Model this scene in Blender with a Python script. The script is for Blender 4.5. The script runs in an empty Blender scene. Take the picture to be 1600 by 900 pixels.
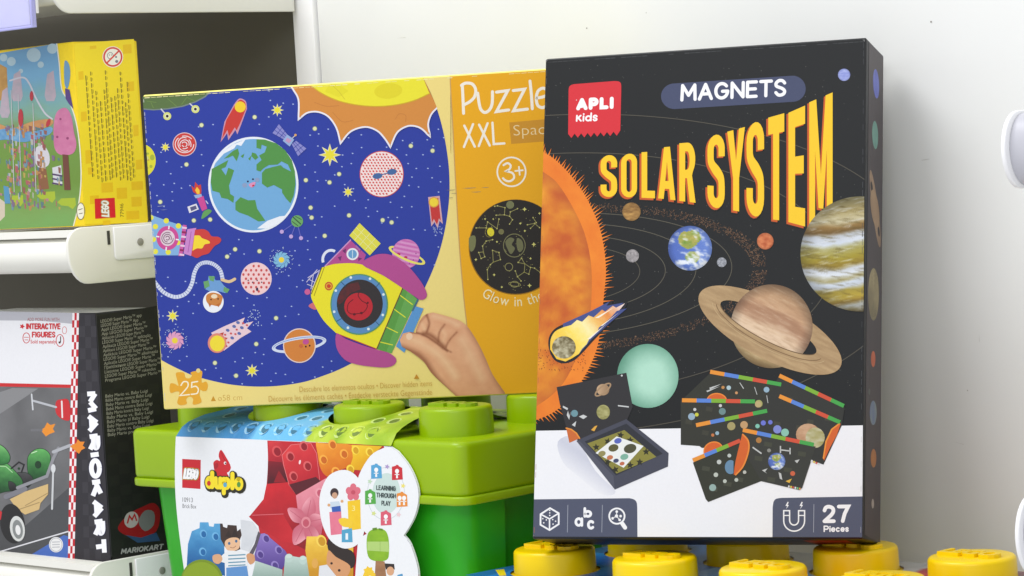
import bpy, bmesh, math, random
from mathutils import Vector, Matrix, geometry
S = bpy.context.scene
rnd = random.Random(7)
PI = math.pi

# ------------------------------------------------------------------ camera
F, PITCH, ROLL, CH = 4267.0, 0.049628, 0.059756, 1.35
CP = Vector((0, 0, CH))
_r0 = Vector((1, 0, 0)); _u0 = Vector((0, math.sin(PITCH), math.cos(PITCH)))
CF = Vector((0, math.cos(PITCH), -math.sin(PITCH)))
CR = _r0 * math.cos(ROLL) - _u0 * math.sin(ROLL)
CU = _r0 * math.sin(ROLL) + _u0 * math.cos(ROLL)
cd = bpy.data.cameras.new("camera"); cam = bpy.data.objects.new("camera", cd); S.collection.objects.link(cam)
cd.sensor_width = 36; cd.lens = 36 * F / 1600; cd.clip_start = 0.05; cd.clip_end = 200
cam.matrix_world = Matrix(((CR.x, CU.x, -CF.x, CP.x), (CR.y, CU.y, -CF.y, CP.y), (CR.z, CU.z, -CF.z, CP.z), (0, 0, 0, 1)))
S.camera = cam

def ray(x, y):
    return CF + CR * ((x - 800) / F) - CU * ((y - 450) / F)
def hit(x, y, P, N):
    d = ray(x, y); return CP + d * ((P - CP).dot(N) / d.dot(N))

# ------------------------------------------------------------------ world, lamps, exposure
w = bpy.data.worlds.new("World"); S.world = w; w.use_nodes = True
bg = w.node_tree.nodes['Background']; bg.inputs[0].default_value = (0.97, 0.98, 1.0, 1); bg.inputs[1].default_value = 0.85
def area(name, loc, tgt, sx, sy, power, col):
    l = bpy.data.lights.new(name, 'AREA'); l.shape = 'RECTANGLE'; l.size = sx; l.size_y = sy; l.energy = power; l.color = col
    o = bpy.data.objects.new(name, l); S.collection.objects.link(o); o.location = loc
    o.rotation_euler = (Vector(tgt) - Vector(loc)).to_track_quat('-Z', 'Y').to_euler()
    return o
area("ceiling_lamp", (-0.98, 1.9, 3.1), (0.0, 2.45, 1.3), 1.5, 0.8, 35, (0.99, 0.99, 1))
area("ceiling_lamp", (-0.35, -0.6, 2.7), (0.1, 2.2, 1.1), 1.8, 0.8, 24, (0.95, 0.97, 1))
S.view_settings.view_transform = 'Standard'; S.view_settings.look = 'None'
S.view_settings.exposure = -0.05; S.view_settings.gamma = 1.0

# ------------------------------------------------------------------ materials
def lin(c):
    out = []
    for v in c[:3]:
        v = max(0.0, v) / 255.0
        out.append(v / 12.92 if v <= 0.04045 else ((v + 0.055) / 1.055) ** 2.4)
    return tuple(out)
def nd(t, typ, **k):
    n = t.nodes.new(typ)
    for a, b in k.items(): setattr(n, a, b)
    return n
def mat(name, c, rough=0.5, nscale=60, namt=0.06, bump=0.0, spec=0.5, attr=None, bscale=None, gain=1.0, coat=0.0, sss=0.0, alpha=1.0, trans=0.0):
    m = bpy.data.materials.new(name); m.use_nodes = True; t = m.node_tree
    b = t.nodes['Principled BSDF']
    tc = nd(t, 'ShaderNodeTexCoord'); no = nd(t, 'ShaderNodeTexNoise')
    no.inputs['Scale'].default_value = nscale; no.inputs['Detail'].default_value = 5
    t.links.new(tc.outputs['Object'], no.inputs['Vector'])
    mr = nd(t, 'ShaderNodeMapRange'); mr.inputs[1].default_value = 0.25; mr.inputs[2].default_value = 0.75
    mr.inputs[3].default_value = 1 - namt; mr.inputs[4].default_value = 1 + namt
    t.links.new(no.outputs['Fac'], mr.inputs[0])
    mx = nd(t, 'ShaderNodeVectorMath', operation='MULTIPLY')
    if attr:
        a = nd(t, 'ShaderNodeAttribute'); a.attribute_name = attr; t.links.new(a.outputs['Color'], mx.inputs[0])
    else:
        mx.inputs[0].default_value = tuple(v / gain for v in lin(c))
    t.links.new(mr.outputs[0], mx.inputs[1]); t.links.new(mx.outputs[0], b.inputs['Base Color'])
    rr = nd(t, 'ShaderNodeMapRange'); rr.inputs[3].default_value = max(0.02, rough - 0.06); rr.inputs[4].default_value = rough + 0.06
    n2 = nd(t, 'ShaderNodeTexNoise'); n2.inputs['Scale'].default_value = 9; n2.inputs['Detail'].default_value = 4
    t.links.new(tc.outputs['Object'], n2.inputs['Vector']); t.links.new(n2.outputs['Fac'], rr.inputs[0]); t.links.new(rr.outputs[0], b.inputs['Roughness'])
    b.inputs['Specular IOR Level'].default_value = spec; b.inputs['Coat Weight'].default_value = coat
    if sss: b.inputs['Subsurface Weight'].default_value = sss; b.inputs['Subsurface Radius'].default_value = (.01, .01, .004)
    b.inputs['Alpha'].default_value = alpha; b.inputs['Transmission Weight'].default_value = trans
    if bump:
        bp = nd(t, 'ShaderNodeBump'); bp.inputs['Strength'].default_value = bump; bp.inputs['Distance'].default_value = 0.001
        n3 = nd(t, 'ShaderNodeTexNoise'); n3.inputs['Scale'].default_value = bscale or 300; n3.inputs['Detail'].default_value = 4
        t.links.new(tc.outputs['Object'], n3.inputs['Vector']); t.links.new(n3.outputs['Fac'], bp.inputs['Height']); t.links.new(bp.outputs[0], b.inputs['Normal'])
    return m
PRINT = mat('printed_card', None, 0.45, 500, 0.018, 0.03, 0.25, 'ink', 300)
PRINTG = mat('printed_gloss_card', None, 0.32, 500, 0.018, 0.03, 0.35, 'ink', 300)
M = dict(
    black=mat('black_card', (30, 31, 33), 0.42, 200, .08, .08, .4),
    yellowcard=mat('yellow_card', (238, 226, 120), 0.5, 200, .05, .08, .3),
    toyyellow=mat('yellow_toy_card', (232, 202, 30), 0.5, 200, .05, .08, .3),
    white=mat('white_enamel', (236, 236, 238), 0.4, 7, .025, .05, .4, bscale=220),
    cream=mat('cream_enamel', (228, 227, 219), 0.45, 12, .03, .06, .4, bscale=220),
    wall=mat('white_panel_paint', (226, 227, 225), 0.55, 6, .03, .06, .3, bscale=160),
    dark=mat('dark_back_panel', (98, 95, 86), 0.7, 5, .06, .06, .2),
    lime=mat('lime_plastic', (143, 176, 0), 0.3, 15, .05, .05, .35, bscale=60, sss=.1),
    green=mat('green_plastic', (44, 166, 28), 0.33, 12, .06, .05, .35, bscale=60, sss=.1),
    yellow=mat('yellow_plastic', (240, 204, 0), 0.3, 15, .05, .05, .35, bscale=60, sss=.1),
    grey=mat('grey_metal', (150, 148, 142), 0.5, 20, .05, 0, .4),
    grey2=mat('pale_grey_enamel', (186, 186, 194), 0.4, 20, .03, .04, .4),
    hole=mat('hole_shadow_grey', (70, 70, 66), 0.7, 20, .05, 0, .2),
    clear=mat('clear_lilac_plastic', (205, 205, 245), 0.2, 20, .02, 0, .5, alpha=.35),
    paper=mat('white_paper', (235, 235, 245), 0.7, 60, .03, 0, .2),
)

# ------------------------------------------------------------------ object helpers
def thing(name, label, cat, O, R=None, group=None):
    e = bpy.data.objects.new(name, None); S.collection.objects.link(e)
    e.empty_display_size = 0.02
    R = R or Matrix.Identity(3)
    e.matrix_world = Matrix.Translation(O) @ R.to_4x4()
    e['label'] = label; e['category'] = cat
    if group: e['group'] = group
    return e
def link_mesh(name, me, parent=None):
    o = bpy.data.objects.new(name, me); S.collection.objects.link(o)
    if parent: o.parent = parent
    return o
def smooth(me, ang=35):
    me.polygons.foreach_set('use_smooth', [True] * len(me.polygons))
    bm = bmesh.new(); bm.from_mesh(me)
    for e in bm.edges:
        if len(e.link_faces) == 2 and e.calc_face_angle(0) > math.radians(ang): e.smooth = False
    bm.to_mesh(me); bm.free()
def bm_obj(name, bm, m, parent=None, ang=35):
    bmesh.ops.recalc_face_normals(bm, faces=bm.faces)
    me = bpy.data.meshes.new(name); bm.to_mesh(me); bm.free(); me.materials.append(m); smooth(me, ang)
    return link_mesh(name, me, parent)
def box_bm(x0, x1, y0, y1, z0, z1, bev=0.0015, seg=2, bm=None):
    b = bmesh.new()
    r = bmesh.ops.create_cube(b, size=1)
    for v in b.verts: v.co = Vector((x0 + (v.co.x + .5) * (x1 - x0), y0 + (v.co.y + .5) * (y1 - y0), z0 + (v.co.z + .5) * (z1 - z0)))
    if bev: bmesh.ops.bevel(b, geom=list(b.edges), offset=bev, segments=seg, affect='EDGES', profile=.5)
    if bm is not None:
        me = bpy.data.meshes.new('t'); b.to_mesh(me); b.free(); bm.from_mesh(me); bpy.data.meshes.remove(me); return bm
    return b
def prism_bm(pts, h0, h1, axis='z', bev=0.0, seg=2):
    """extrude a 2-D outline; axis z: pts=(x,y); axis x: pts=(y,z); axis y: pts=(x,z)"""
    b = bmesh.new()
    def P(p, h):
        return {'z': (p[0], p[1], h), 'x': (h, p[0], p[1]), 'y': (p[0], h, p[1])}[axis]
    a = [b.verts.new(P(p, h0)) for p in pts]; c = [b.verts.new(P(p, h1)) for p in pts]
    b.faces.new(a[::-1]); b.faces.new(c); n = len(pts)
    for i in range(n): b.faces.new((a[i], a[(i + 1) % n], c[(i + 1) % n], c[i]))
    bmesh.ops.recalc_face_normals(b, faces=b.faces)
    if bev:
        es = [e for e in b.edges if (e.verts[0] in a) == (e.verts[1] in a)]
        bmesh.ops.bevel(b, geom=es, offset=bev, segments=seg, affect='EDGES', profile=.5)
    return b
def rrect(x0, x1, y0, y1, r, n=6):
    out = []
    for cx, cy, a in ((x1 - r, y1 - r, 0), (x0 + r, y1 - r, 90), (x0 + r, y0 + r, 180), (x1 - r, y0 + r, 270)):
        for i in range(n + 1):
            t = math.radians(a + 90 * i / n); out.append((cx + r * math.cos(t), cy + r * math.sin(t)))
    return out
def lathe_bm(prof, n=48):
    b = bmesh.new(); rings = []
    for r, z in prof:
        if r < 1e-6: rings.append([b.verts.new((0, 0, z))])
        else: rings.append([b.verts.new((r * math.cos(2 * PI * i / n), r * math.sin(2 * PI * i / n), z)) for i in range(n)])
    for A, B in zip(rings, rings[1:]):
        for i in range(n):
            j = (i + 1) % n
            if len(A) == 1 and len(B) == 1: continue
            if len(B) == 1: b.faces.new((A[i], A[j], B[0]))
            elif len(A) == 1: b.faces.new((A[0], B[j], B[i]))
            else: b.faces.new((A[i], A[j], B[j], B[i]))
    return b

# ------------------------------------------------------------------ text outlines
_tc = {}
def text_mesh(s, bold=0.0, space=1.0, shear=0.0):
    k = (s, bold, space, shear)
    if k in _tc: return _tc[k]
    cu = bpy.data.curves.new('t', 'FONT'); cu.body = s; cu.offset = bold; cu.space_character = space; cu.shear = shear; cu.resolution_u = 3
    o = bpy.data.objects.new('t', cu); S.collection.objects.link(o)
    dg = bpy.context.evaluated_depsgraph_get()
    me = o.evaluated_get(dg).to_mesh()
    vs = [(v.co.x, v.co.y) for v in me.vertices]; fs = [tuple(p.vertices) for p in me.polygons]
    o.evaluated_get(dg).to_mesh_clear(); bpy.data.objects.remove(o); bpy.data.curves.remove(cu)
    _tc[k] = (vs, fs); return _tc[k]
def cap_h():
    vs, _ = text_mesh('H'); return max(v[1] for v in vs)
CAP = cap_h()

# ------------------------------------------------------------------ printed artwork
def sm(pts, closed=False, n=6):
    out = []; N = len(pts)
    rng = range(N) if closed else range(N - 1)
    for i in rng:
        if closed: p0, p1, p2, p3 = pts[i - 1], pts[i], pts[(i + 1) % N], pts[(i + 2) % N]
        else: p0, p1, p2, p3 = pts[max(i - 1, 0)], pts[i], pts[i + 1], pts[min(i + 2, N - 1)]
        for k in range(n):
            t = k / n
            out.append(tuple(.5 * (2 * p1[a] + (p2[a] - p0[a]) * t + (2 * p0[a] - 5 * p1[a] + 4 * p2[a] - p3[a]) * t * t + (3 * p1[a] - p0[a] - 3 * p2[a] + p3[a]) * t ** 3) for a in (0, 1)))
    if not closed: out.append(tuple(pts[-1]))
    return out
def ell(cx, cy, rx, ry=None, rot=0, n=40, a0=0, a1=360):
    ry = rx if ry is None else ry; c, s = math.cos(math.radians(rot)), math.sin(math.radians(rot)); out = []
    full = abs(a1 - a0) >= 360
    for i in range(n if full else n + 1):
        t = math.radians(a0 + (a1 - a0) * i / n); x, y = rx * math.cos(t), ry * math.sin(t)
        out.append((cx + x * c - y * s, cy + x * s + y * c))
    return out
def star(cx, cy, R, k=8, r=.42, rot=0):
    return [(cx + (R if i % 2 == 0 else R * r) * math.cos(rot + PI * i / k), cy + (R if i % 2 == 0 else R * r) * math.sin(rot + PI * i / k)) for i in range(2 * k)]
def vnoise(x, y, seed=0):
    def h(i, j):
        n = (i * 374761393 + j * 668265263 + seed * 974711) & 0xffffffff
        n = ((n ^ (n >> 13)) * 1274126177) & 0xffffffff
        return ((n ^ (n >> 16)) & 0xffff) / 65535.0
    i, j = math.floor(x), math.floor(y); u, v = x - i, y - j
    u = u * u * (3 - 2 * u); v = v * v * (3 - 2 * v)
    return (h(i, j) * (1 - u) + h(i + 1, j) * u) * (1 - v) + (h(i, j + 1) * (1 - u) + h(i + 1, j + 1) * u) * v
def fbm(x, y, seed=0, o=4):
    s, a, t = 0, .5, 0
    for k in range(o): s += a * vnoise(x, y, seed + k); t += a; x *= 2.03; y *= 2.03; a *= .5
    return s / t
def mixc(a, b, t):
    t = max(0, min(1, t)); return tuple(a[i] + (b[i] - a[i]) * t for i in range(3))
def ramp(stops, t):
    if t <= stops[0][0]: return stops[0][1]
    for (a, ca), (b, cb) in zip(stops, stops[1:]):
        if t <= b: return mixc(ca, cb, (t - a) / (b - a))
    return stops[-1][1]

class Art:
    """flat ink shapes on a plane; shapes are measured on the photograph and carried onto the real face"""
    def __init__(s, thing_e, P, ex, ey, gain=1.0, base=0.0002, lift=2.6e-5, clip=None, flat=None):
        s.e = thing_e; s.P = Vector(P); s.ex = Vector(ex).normalized(); s.ey = Vector(ey).normalized(); s.n = s.ex.cross(s.ey)
        if flat is None and s.n.dot(s.P - CP) > 0: s.n = -s.n
        s.gain = gain; s.base = base; s.lift = lift; s.v = []; s.f = []; s.c = []; s.boxes = []; s.clip = clip; s.flat = flat; s.bend = None
    def layer(s, pts):
        x0 = min(p[0] for p in pts); x1 = max(p[0] for p in pts); y0 = min(p[1] for p in pts); y1 = max(p[1] for p in pts)
        L = 0
        for (a, b, c, d, l) in s.boxes:
            if a < x1 and b > x0 and c < y1 and d > y0 and l >= L: L = l + 1
        s.boxes.append((x0, x1, y0, y1, L)); return L
    def add(s, pts, faces, col, L):
        if s.clip and any(s.outside(p) for p in pts):
            for f in faces:
                q = s.cl([pts[i] for i in f])
                if len(q) > 2: s.add_raw(q, [tuple(range(len(q)))], col, L)
            return
        s.add_raw(pts, faces, col, L)
    def outside(s, p):
        C = s.clip; A = sum(C[i - 1][0] * C[i][1] - C[i][0] * C[i - 1][1] for i in range(len(C))); k = 1 if A > 0 else -1
        return any(((C[i][0] - C[i - 1][0]) * (p[1] - C[i - 1][1]) - (C[i][1] - C[i - 1][1]) * (p[0] - C[i - 1][0])) * k < -1e-6 for i in range(len(C)))
    def add_raw(s, pts, faces, col, L):
        o = len(s.v)
        s.v += [(p[0], p[1], L) for p in pts]
        if callable(col): s.c += [col(p[0], p[1]) for p in pts]
        else: s.c += [col] * len(pts)
        s.f += [tuple(o + i for i in f) for f in faces]
    def cl(s, pts):
        if not s.clip: return pts
        # convex clip polygon (px), Sutherland-Hodgman
        out = list(pts); C = s.clip; A = sum(C[i - 1][0] * C[i][1] - C[i][0] * C[i - 1][1] for i in range(len(C)))
        for i in range(len(C)):
            a, b = C[i - 1], C[i]; inp = out; out = []
            def sd(p): return ((b[0] - a[0]) * (p[1] - a[1]) - (b[1] - a[1]) * (p[0] - a[0])) * (1 if A > 0 else -1)
            for k in range(len(inp)):
                p, q = inp[k - 1], inp[k]; dp, dq = sd(p), sd(q)
                if dp >= 0: out.append(p) if False else None
                if dq >= 0:
                    if dp < 0: t = dp / (dp - dq); out.append((p[0] + (q[0] - p[0]) * t, p[1] + (q[1] - p[1]) * t))
                    out.append(q)
                elif dp >= 0:
                    t = dp / (dp - dq); out.append((p[0] + (q[0] - p[0]) * t, p[1] + (q[1] - p[1]) * t))
            if not out: return []
        return out
    def poly(s, pts, col, holes=None, L=None):
        if not holes: pts = s.cl(pts)
        if len(pts) < 3: return
        loops = [pts] + (holes or [])
        tris = geometry.tessellate_polygon([[Vector((p[0], p[1], 0)) for p in l] for l in loops])
        allp = [p for l in loops for p in l]
        s.add(allp, tris, col, s.layer(pts) if L is None else L)
    def polys(s, lst, col):
        lst = [q for q in (s.cl(p) for p in lst) if len(q) > 2]
        if not lst: return
        L = s.layer([p for q in lst for p in q])
        for q in lst:
            tris = geometry.tessellate_polygon([[Vector((p[0], p[1], 0)) for p in q]]); s.add(q, tris, col, L)
    def ring(s, outer, inner, col): # two loops of the same count
        n = len(outer); L = s.layer(outer)
        s.add(outer + inner, [(i, (i + 1) % n, n + (i + 1) % n, n + i) for i in range(n)], col, L)
    def stroke(s, pts, wd, col, closed=False, cap=True, L=None):
        pts = [p for i, p in enumerate(pts) if i == 0 or (abs(p[0] - pts[i - 1][0]) + abs(p[1] - pts[i - 1][1])) > 1e-4]
        n = len(pts)
        if n < 2: return
        l, r = [], []
        for i in range(n):
            if closed: a, b = pts[i - 1], pts[(i + 1) % n]
            else: a, b = pts[max(0, i - 1)], pts[min(n - 1, i + 1)]
            p = pts[i]
            d1 = Vector((p[0] - a[0], p[1] - a[1])); d2 = Vector((b[0] - p[0], b[1] - p[1]))
            if d1.length < 1e-6: d1 = d2
            if d2.length < 1e-6: d2 = d1
            d1.normalize(); d2.normalize(); t = d1 + d2
            if t.length < 0.1: t = d2.copy()
            t.normalize(); k = 1 / max(0.45, abs(t.dot(d2))); h = (wd(i / (n - 1)) if callable(wd) else wd) / 2 * k
            l.append((p[0] - t.y * h, p[1] + t.x * h)); r.append((p[0] + t.y * h, p[1] - t.x * h))
        if closed:
            return s.ring(l, r, col)
        vs = l + r; fs = [(i, i + 1, n + i + 1, n + i) for i in range(n - 1)]
        if cap and not callable(wd):
            for e, (q, o2) in ((0, (pts[0], pts[1])), (n - 1, (pts[-1], pts[-2]))):
                d = Vector((q[0] - o2[0], q[1] - o2[1])).normalized(); a0 = math.atan2(d.y, d.x)
                b0 = len(vs); m = 5
                vs += [(q[0] + wd / 2 * math.cos(a0 - PI / 2 + PI * j / m), q[1] + wd / 2 * math.sin(a0 - PI / 2 + PI * j / m)) for j in range(1, m)]
                fs.append(tuple([n + e if e == n - 1 else e] + list(range(b0, b0 + m - 1)) + [e if e == n - 1 else n + e]))
        s.add(vs, fs, col, s.layer(vs) if L is None else L)
    def paint(s, pts, fn, step=4.0):
        pts = s.cl(pts)
        if len(pts) < 3: return
        V = [tuple(p) for p in pts]; T = [tuple(t) for t in geometry.tessellate_polygon([[Vector((p[0], p[1], 0)) for p in pts]])]
        V = list(V); mid = {}; out = []; st = list(T)
        while st:
            a, b, c = st.pop()
            e = [((V[a][0] - V[b][0]) ** 2 + (V[a][1] - V[b][1]) ** 2, a, b, c), ((V[b][0] - V[c][0]) ** 2 + (V[b][1] - V[c][1]) ** 2, b, c, a), ((V[c][0] - V[a][0]) ** 2 + (V[c][1] - V[a][1]) ** 2, c, a, b)]
            m = max(e)
            if m[0] <= step * step: out.append((a, b, c)); continue
            p, q, o = m[1:]; k = (min(p, q), max(p, q))
            if k not in mid: V.append(((V[p][0] + V[q][0]) / 2, (V[p][1] + V[q][1]) / 2)); mid[k] = len(V) - 1
            i = mid[k]; st += [(p, i, o), (i, q, o)]
        s.add(V, out, fn, s.layer(pts))
    def text(s, t, x, y, h, col, wd=None, slope=0.0, lean=0.0, bold=0.0, space=1.0, shear=0.0, align='l', d=None, up=None):
        vs, fs = text_mesh(t, bold, space, shear)
        if not vs: return
        x0 = min(v[0] for v in vs); x1 = max(v[0] for v in vs); ky = h / CAP; kx = wd / (x1 - x0) if wd else ky
        d = d or (1, slope); up = up or (lean, -1)
        off = x0 if align == 'l' else (x0 + x1) / 2 if align == 'c' else x1
        P = [(x + (v[0] - off) * kx * d[0] + v[1] * ky * up[0], y + (v[0] - off) * kx * d[1] + v[1] * ky * up[1]) for v in vs]
        if s.clip:
            L = s.layer(P)
            for f in fs:
                q = s.cl([P[i] for i in f])
                if len(q) > 2: s.add(q, [tuple(range(len(q)))], col, L)
        else: s.add(P, fs, col, s.layer(P))
    def glyph(s, t, quad, col, bold=0.0, ox=0, oy=0):
        vs, fs = text_mesh(t, bold); x0 = min(v[0] for v in vs); x1 = max(v[0] for v in vs); y0 = min(v[1] for v in vs); y1 = max(v[1] for v in vs)
        s.warp(vs, fs, (x0, x1, y0, y1), quad, col, ox, oy)
    def warp(s, vs, fs, bb, quad, col, ox=0, oy=0):
        x0, x1, y0, y1 = bb; TL, TR, BR, BL = quad; P = []
        for v in vs:
            a = (v[0] - x0) / (x1 - x0); b = (v[1] - y0) / (y1 - y0)
            P.append((ox + (BL[0] * (1 - a) + BR[0] * a) * (1 - b) + (TL[0] * (1 - a) + TR[0] * a) * b, oy + (BL[1] * (1 - a) + BR[1] * a) * (1 - b) + (TL[1] * (1 - a) + TR[1] * a) * b))
        s.add(P, fs, col, s.layer(P))
    def build(s, name, parent, m=None):
        inv = s.e.matrix_world.inverted(); N = s.n if s.flat is None else s.ex.cross(s.ey)
        vs = []
        for (x, y, L) in s.v:
            if s.flat is None: p = hit(x, y, s.P, s.n)
            else: p = s.P + s.ex * x + s.ey * y + (N * s.bend(y) if s.bend else N * 0)
            vs.append(inv @ (p + N * (s.base + s.lift * L)))
        me = bpy.data.meshes.new(name)
        fs = [f for f in s.f if len(set(f)) > 2]
        me.from_pydata([tuple(v) for v in vs], [], fs)
        nl = inv.to_3x3() @ N
        bm = bmesh.new(); bm.from_mesh(me)
        flip = [f for f in bm.faces if f.normal.dot(nl) < 0]
        if flip: bmesh.ops.reverse_faces(bm, faces=flip)
        bm.to_mesh(me); bm.free()
        ca = me.color_attributes.new('ink', 'FLOAT_COLOR', 'POINT')
        for i, c in enumerate(s.c):
            l = lin(c); ca.data[i].color = (min(.9, l[0] / s.gain), min(.9, l[1] / s.gain), min(.9, l[2] / s.gain), 1)
        me.materials.append(m or PRINT)
        return link_mesh(name, me, parent)

# a small pen alphabet: strokes in a unit cell (x to the right, y up)
def _o(x0, x1, y0, y1, a0=0, a1=360, n=16): return [((x0 + x1) / 2 + (x1 - x0) / 2 * math.cos(math.radians(a0 + (a1 - a0) * i / n)), (y0 + y1) / 2 + (y1 - y0) / 2 * math.sin(math.radians(a0 + (a1 - a0) * i / n))) for i in range(n + 1)]
def _b(x, y0, y1, w, x0=0): return [(x0, y1)] + [(x0 + (x - x0) * .5, y1)] + _o(x0 + (x - x0) * .1, x, y0, y1, 80, -80, 10) + [(x0 + (x - x0) * .5, y0), (x0, y0)]
_S = sm([(.95, .82), (.72, .98), (.35, 1), (.06, .84), (.08, .64), (.4, .53), (.72, .44), (.95, .28), (.9, .1), (.62, 0), (.3, .01), (.04, .18)], n=4)
PENF = {'C': (.9, [_o(0, 1, 0, 1, 45, 315, 20)]), 'A': (.95, [[(0, 0), (.5, 1)], [(.5, 1), (1, 0)], [(.18, .34), (.82, .34)]]), 'B': (.75, [[(0, 0), (0, 1)], _b(.85, .52, 1, 0), _b(1, 0, .52, 0)]), 'D': (.9, [[(0, 0), (0, 1)], _b(1, 0, 1, 0)]), 'E': (.7, [[(0, 0), (0, 1)], [(0, 1), (1, 1)], [(0, .52), (.9, .52)], [(0, 0), (1, 0)]]), 'F': (.68, [[(0, 0), (0, 1)], [(0, 1), (1, 1)], [(0, .5), (.85, .5)]]),
 'G': (.95, [_o(0, 1, 0, 1, 40, 345, 22) + [(1, .46)], [(.56, .46), (1, .46)]]), 'H': (.85, [[(0, 0), (0, 1)], [(1, 0), (1, 1)], [(0, .5), (1, .5)]]), 'I': (.02, [[(.5, 0), (.5, 1)]]), 'K': (.85, [[(0, 0), (0, 1)], [(.9, 1), (.06, .42)], [(.3, .58), (1, 0)]]), 'L': (.65, [[(0, 1), (0, 0), (1, 0)]]), 'M': (1.05, [[(0, 0), (.04, 1)], [(.04, 1), (.5, .3)], [(.5, .3), (.96, 1)], [(.96, 1), (1, 0)]]), 'N': (.88, [[(0, 0), (0, 1)], [(0, 1), (1, 0)], [(1, 0), (1, 1)]]), 'O': (1.0, [_o(0, 1, 0, 1, 90, 450, 24)]),
 'P': (.75, [[(0, 0), (0, 1)], _b(1, .42, 1, 0)]), 'R': (.8, [[(0, 0), (0, 1)], _b(.95, .45, 1, 0), [(.5, .45), (1, 0)]]), 'S': (.75, [_S]), 'T': (.85, [[(.5, 0), (.5, 1)], [(0, 1), (1, 1)]]), 'U': (.85, [[(0, 1), (0, .36)] + _o(0, 1, 0, .72, 180, 360, 12)[1:] + [(1, 1)]]), 'V': (.9, [[(0, 1), (.5, 0), (1, 1)]]), 'W': (1.3, [[(0, 1), (.25, 0), (.5, .8), (.75, 0), (1, 1)]]), 'Y': (.9, [[(0, 1), (.5, .45), (1, 1)], [(.5, .45), (.5, 0)]]),
 '2': (.72, [sm([(.04, .74), (.18, .94), (.5, 1), (.86, .9), (.95, .7), (.8, .48), (.4, .22), (.03, 0)], n=4), [(.03, 0), (1, 0)]]), '7': (.7, [[(0, 1), (1, 1), (.62, .5), (.42, 0)]]),
 'd': (.6, [_o(0, .95, 0, .62, 0, 360, 16), [(1, 0), (1, 1)]]), 'u': (.55, [[(0, .62), (0, .28)] + _o(0, 1, 0, .52, 180, 360, 10)[1:] + [(1, .62)], [(1, .62), (1, 0)]]), 'p': (.6, [[(0, .62), (0, -.38)], _o(.02, 1, 0, .62, 180, 540, 16)]), 'l': (.02, [[(.5, 1), (.5, 0)]]), 'o': (.62, [_o(0, 1, 0, .64, 90, 450, 16)]), 'k': (.5, [[(0, 0), (0, .72)], [(.9, .72), (.05, .3)], [(.3, .44), (1, 0)]]), 'i': (.02, [[(.5, 0), (.5, .62)], [(.5, .9), (.5, .92)]]), 's': (.42, [[(x, y * .66) for x, y in _S]]),
 'e': (.58, [[(.03, .33), (.97, .33)] , _o(0, 1, 0, .66, 5, 315, 14)]), 'c': (.55, [_o(0, 1, 0, .66, 45, 315, 14)]), 'a': (.55, [_o(0, .95, 0, .64, 0, 360, 14), [(1, 0), (1, .64)]]), 'b': (.6, [[(0, 0), (0, 1)], _o(.04, 1, 0, .64, 180, 540, 14)]), ' ': (.42, [])}
def pen(A, t, x, y, h, col, wd, pw, slope=0.0, lean=0.0, d=None, up=None, shear=0.0, gap=.32, cap=True):
    d = d or (1, slope); up = up or (lean, -1)
    tot = sum(PENF[c][0] for c in t) + gap * (len(t) - 1); k = (wd - pw) / tot if len(t) > 1 else (wd - pw) / max(PENF[t][0], .01)
    cx = pw / 2; H = h - pw
    for c in t:
        w_, ss = PENF[c]
        for st in ss:
            pts = []
            for (a, b) in st:
                X, Y = cx + a * w_ * k + shear * b * H, pw / 2 + b * H
                pts.append((x + X * d[0] + Y * up[0], y + X * d[1] + Y * up[1]))
            A.stroke(pts, pw, col, cap=cap)
        cx += (w_ + gap) * k
def pdist(x, y, L_):
    best = 1e9
    for (a, b), (c, d) in zip(L_, L_[1:]):
        ex, ey = c - a, d - b; t = max(0, min(1, ((x - a) * ex + (y - b) * ey) / (ex * ex + ey * ey + 1e-9)))
        best = min(best, math.hypot(x - a - t * ex, y - b - t * ey))
    return best
def frame(yaw, pit=0, rol=0):
    c, s = math.cos(yaw), math.sin(yaw); Z = Matrix(((c, s, 0), (-s, c, 0), (0, 0, 1)))
    a, b = math.cos(pit), math.sin(pit); X = Matrix(((1, 0, 0), (0, a, b), (0, -b, a)))
    g, h = math.cos(rol), math.sin(rol); Y = Matrix(((g, 0, -h), (0, 1, 0), (h, 0, g)))
    return Z @ X @ Y
def lego(A, TL, TR, BR, BL):
    """red square logo with slanted white letters, quad in px"""
    A.poly([TL, TR, BR, BL], (205, 28, 42))
    def q(u, v): return (TL[0] * (1 - u) * (1 - v) + TR[0] * u * (1 - v) + BR[0] * u * v + BL[0] * (1 - u) * v, TL[1] * (1 - u) * (1 - v) + TR[1] * u * (1 - v) + BR[1] * u * v + BL[1] * (1 - u) * v)
    O = q(.05, .69); e = q(.96, .69); n = q(.05, .31); W_ = math.hypot(e[0] - O[0], e[1] - O[1]); H_ = math.hypot(n[0] - O[0], n[1] - O[1])
    d = ((e[0] - O[0]) / W_, (e[1] - O[1]) / W_); u = ((n[0] - O[0]) / H_, (n[1] - O[1]) / H_)
    for g, c in ((.13, (245, 205, 60)), (.07, (30, 10, 10)), (0, (250, 250, 250))):
        pw = H_ * (.22 + g); e_ = H_ * g / 2
        pen(A, 'LEGO', O[0] - d[0] * e_ - u[0] * e_, O[1] - d[1] * e_ - u[1] * e_, H_ + 2 * e_, c, W_ * .9 + 2 * e_, pw, d=d, up=u, shear=.15, gap=.38)
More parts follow.
